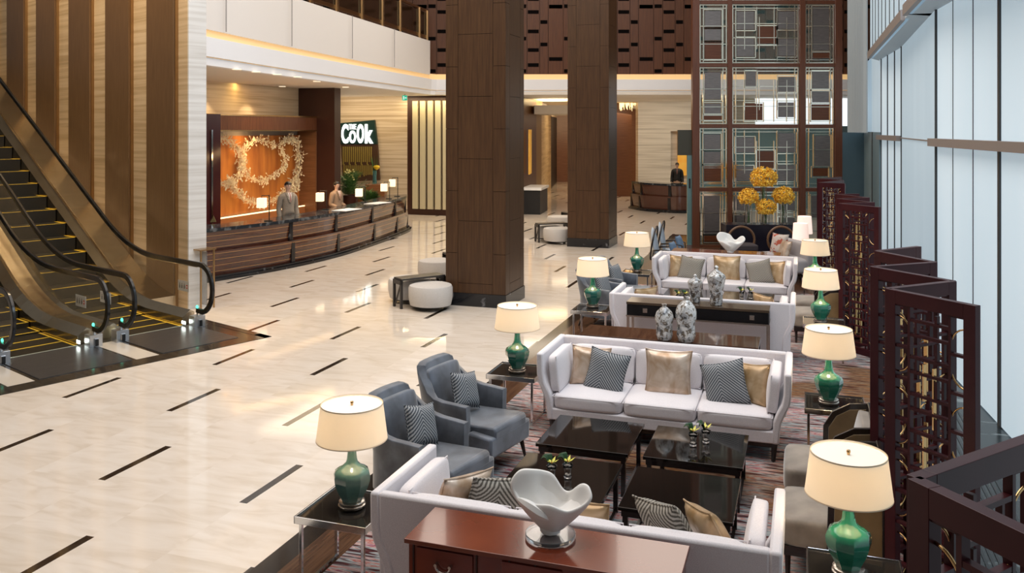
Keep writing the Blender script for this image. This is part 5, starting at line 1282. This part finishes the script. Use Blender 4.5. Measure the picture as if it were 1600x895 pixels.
    mj=bpy.data.meshes.new('trousers'); bm.to_mesh(mj); bm.free(); mj.materials.append(suit); mj.polygons.foreach_set('use_smooth',[True]*len(mj.polygons)); o=bpy.data.objects.new('trousers',mj); COL.objects.link(o); o.parent=t
    m=MB(); zz_=[1.27,1.34,1.42,1.495]; hw=[.002,.022,.036,.046]; yy=[-.128,-.124,-.108,-.075]
    for q in range(3): m.quad((-hw[q]*k,yy[q]*k,zz_[q]*k),(hw[q]*k,yy[q]*k,zz_[q]*k),(hw[q+1]*k,yy[q+1]*k,zz_[q+1]*k),(-hw[q+1]*k,yy[q+1]*k,zz_[q+1]*k))
    m.build('shirt',shirt,t); m=MB()
    for s in (-1,1):
        for q in range(3): m.quad((s*hw[q]*k,(yy[q]-.004)*k,zz_[q]*k),(s*(hw[q]+.03+.01*q)*k,(yy[q]-.002)*k,(zz_[q]+.012)*k),(s*(hw[q+1]+.035+.005*q)*k,(yy[q+1]-.0)*k,(zz_[q+1]+.008)*k),(s*hw[q+1]*k,(yy[q+1]-.004)*k,zz_[q+1]*k))
    o=m.build('lapels',suit,t); o.modifiers.new('s','SOLIDIFY').thickness=.006
    m=MB(); 
    for q in range(3): m.quad((-[.003,.013,.011,.007][q]*k,(yy[q]-.006)*k,zz_[q]*k),([.003,.013,.011,.007][q]*k,(yy[q]-.006)*k,zz_[q]*k),([.003,.013,.011,.007][q+1]*k,(yy[q+1]-.006)*k,zz_[q+1]*k),(-[.003,.013,.011,.007][q+1]*k,(yy[q+1]-.006)*k,zz_[q+1]*k))
    o=None; m.build('tie',mat('dusty_rose_tie',(.35,.13,.10),.6),t)
    # hair: cap hugging the skull, high over the forehead, low at the nape
    def hf(u,v):
        a_=2*pi*u; fr=-sin(a_); low=2.02 if fr<-.2 else (1.28 if fr>.45 else 1.28+(.45-fr)/.65*.74)
        if hairlong and fr<.45: low+=.18
        p_=v*low; rx,ry,rz=(.079,.093,.088) if not hairlong else (.084,.097,.092)
        wob=1+.03*sin(9*a_)*sin(p_)
        return (rx*cos(a_)*sin(p_)*k*wob,(ry*sin(a_)*sin(p_)+.004)*k*wob,(1.663+rz*cos(p_))*k)
    m=MB(); m.grid(hf,28,9,True); o=m.build('hair',HAIR,t,smooth='all'); o.modifiers.new('s','SOLIDIFY').thickness=.008
    # eyes, brows, mouth, ears
    m=MB()
    for s in (-1,1): ellip(m,(s*.026*k,-.079*k,1.645*k),(.010*k,.006*k,.0055*k),10)
    m.build('eyes',BLK,t)
    m=MB()
    for s in (-1,1): m.box((s*.028-.014)*k,(s*.028+.014)*k,-.088*k,-.078*k,1.661*k,1.666*k)
    m.build('eyebrows',HAIR,t)
    m=MB(); ellip(m,(0,-.083*k,1.592*k),(.018*k,.007*k,.005*k),10); m.build('mouth',mat('lips',(.45,.16,.13),.5),t)
    m=MB()
    for s in (-1,1): ellip(m,(s*.076*k,.008*k,1.635*k),(.008*k,.016*k,.026*k),10)
    m.build('ears',SKIN,t,smooth='all')
    return t
TAN=mat('tan_suit',(.27,.22,.17),.8,noise=(60,(1,1,1)),col2=(.33,.27,.21)); BRS=mat('brown_suit',(.26,.17,.11),.8,noise=(60,(1,1,1)),col2=(.32,.22,.15)); BSU=mat('black_suit',(.012,.012,.013),.6)
DN=((.215,.03,1.13),(.225,-.05,.90)); FW=((.215,.03,1.13),(.16,-.20,1.05))
p=PD(450,282,20.2); person('man in a light tan suit standing behind the curved desk, nearest the artwork',(p.x,p.y,0),R(42),1.80,TAN,mat('pale_shirt',(.7,.6,.55),.7),False,(DN,DN))
p=PD(526,283,22.3); person('short-haired woman in a brown jacket behind the curved desk, beside the palm',(p.x,p.y,0),R(62),1.68,BRS,MC['pale_shirt'],True,(FW,FW))
p=PD(1048,254,36.); pr_=person('man with glasses in a black suit behind the far desk before the pale stone wall',(p.x,34.6,0),R(-12),1.70,BSU,BSU,False,(DN,DN))
m=MB()
for s in (-1,1): m.path([(s*.026+.02*cos(2*pi*k/14),-.092,1.597+.015*sin(2*pi*k/14)) for k in range(14)],.0025,5,True)
m.box(-.006,.006,-.095,-.09,1.597,1.60); m.build('glasses',BLK,pr_)
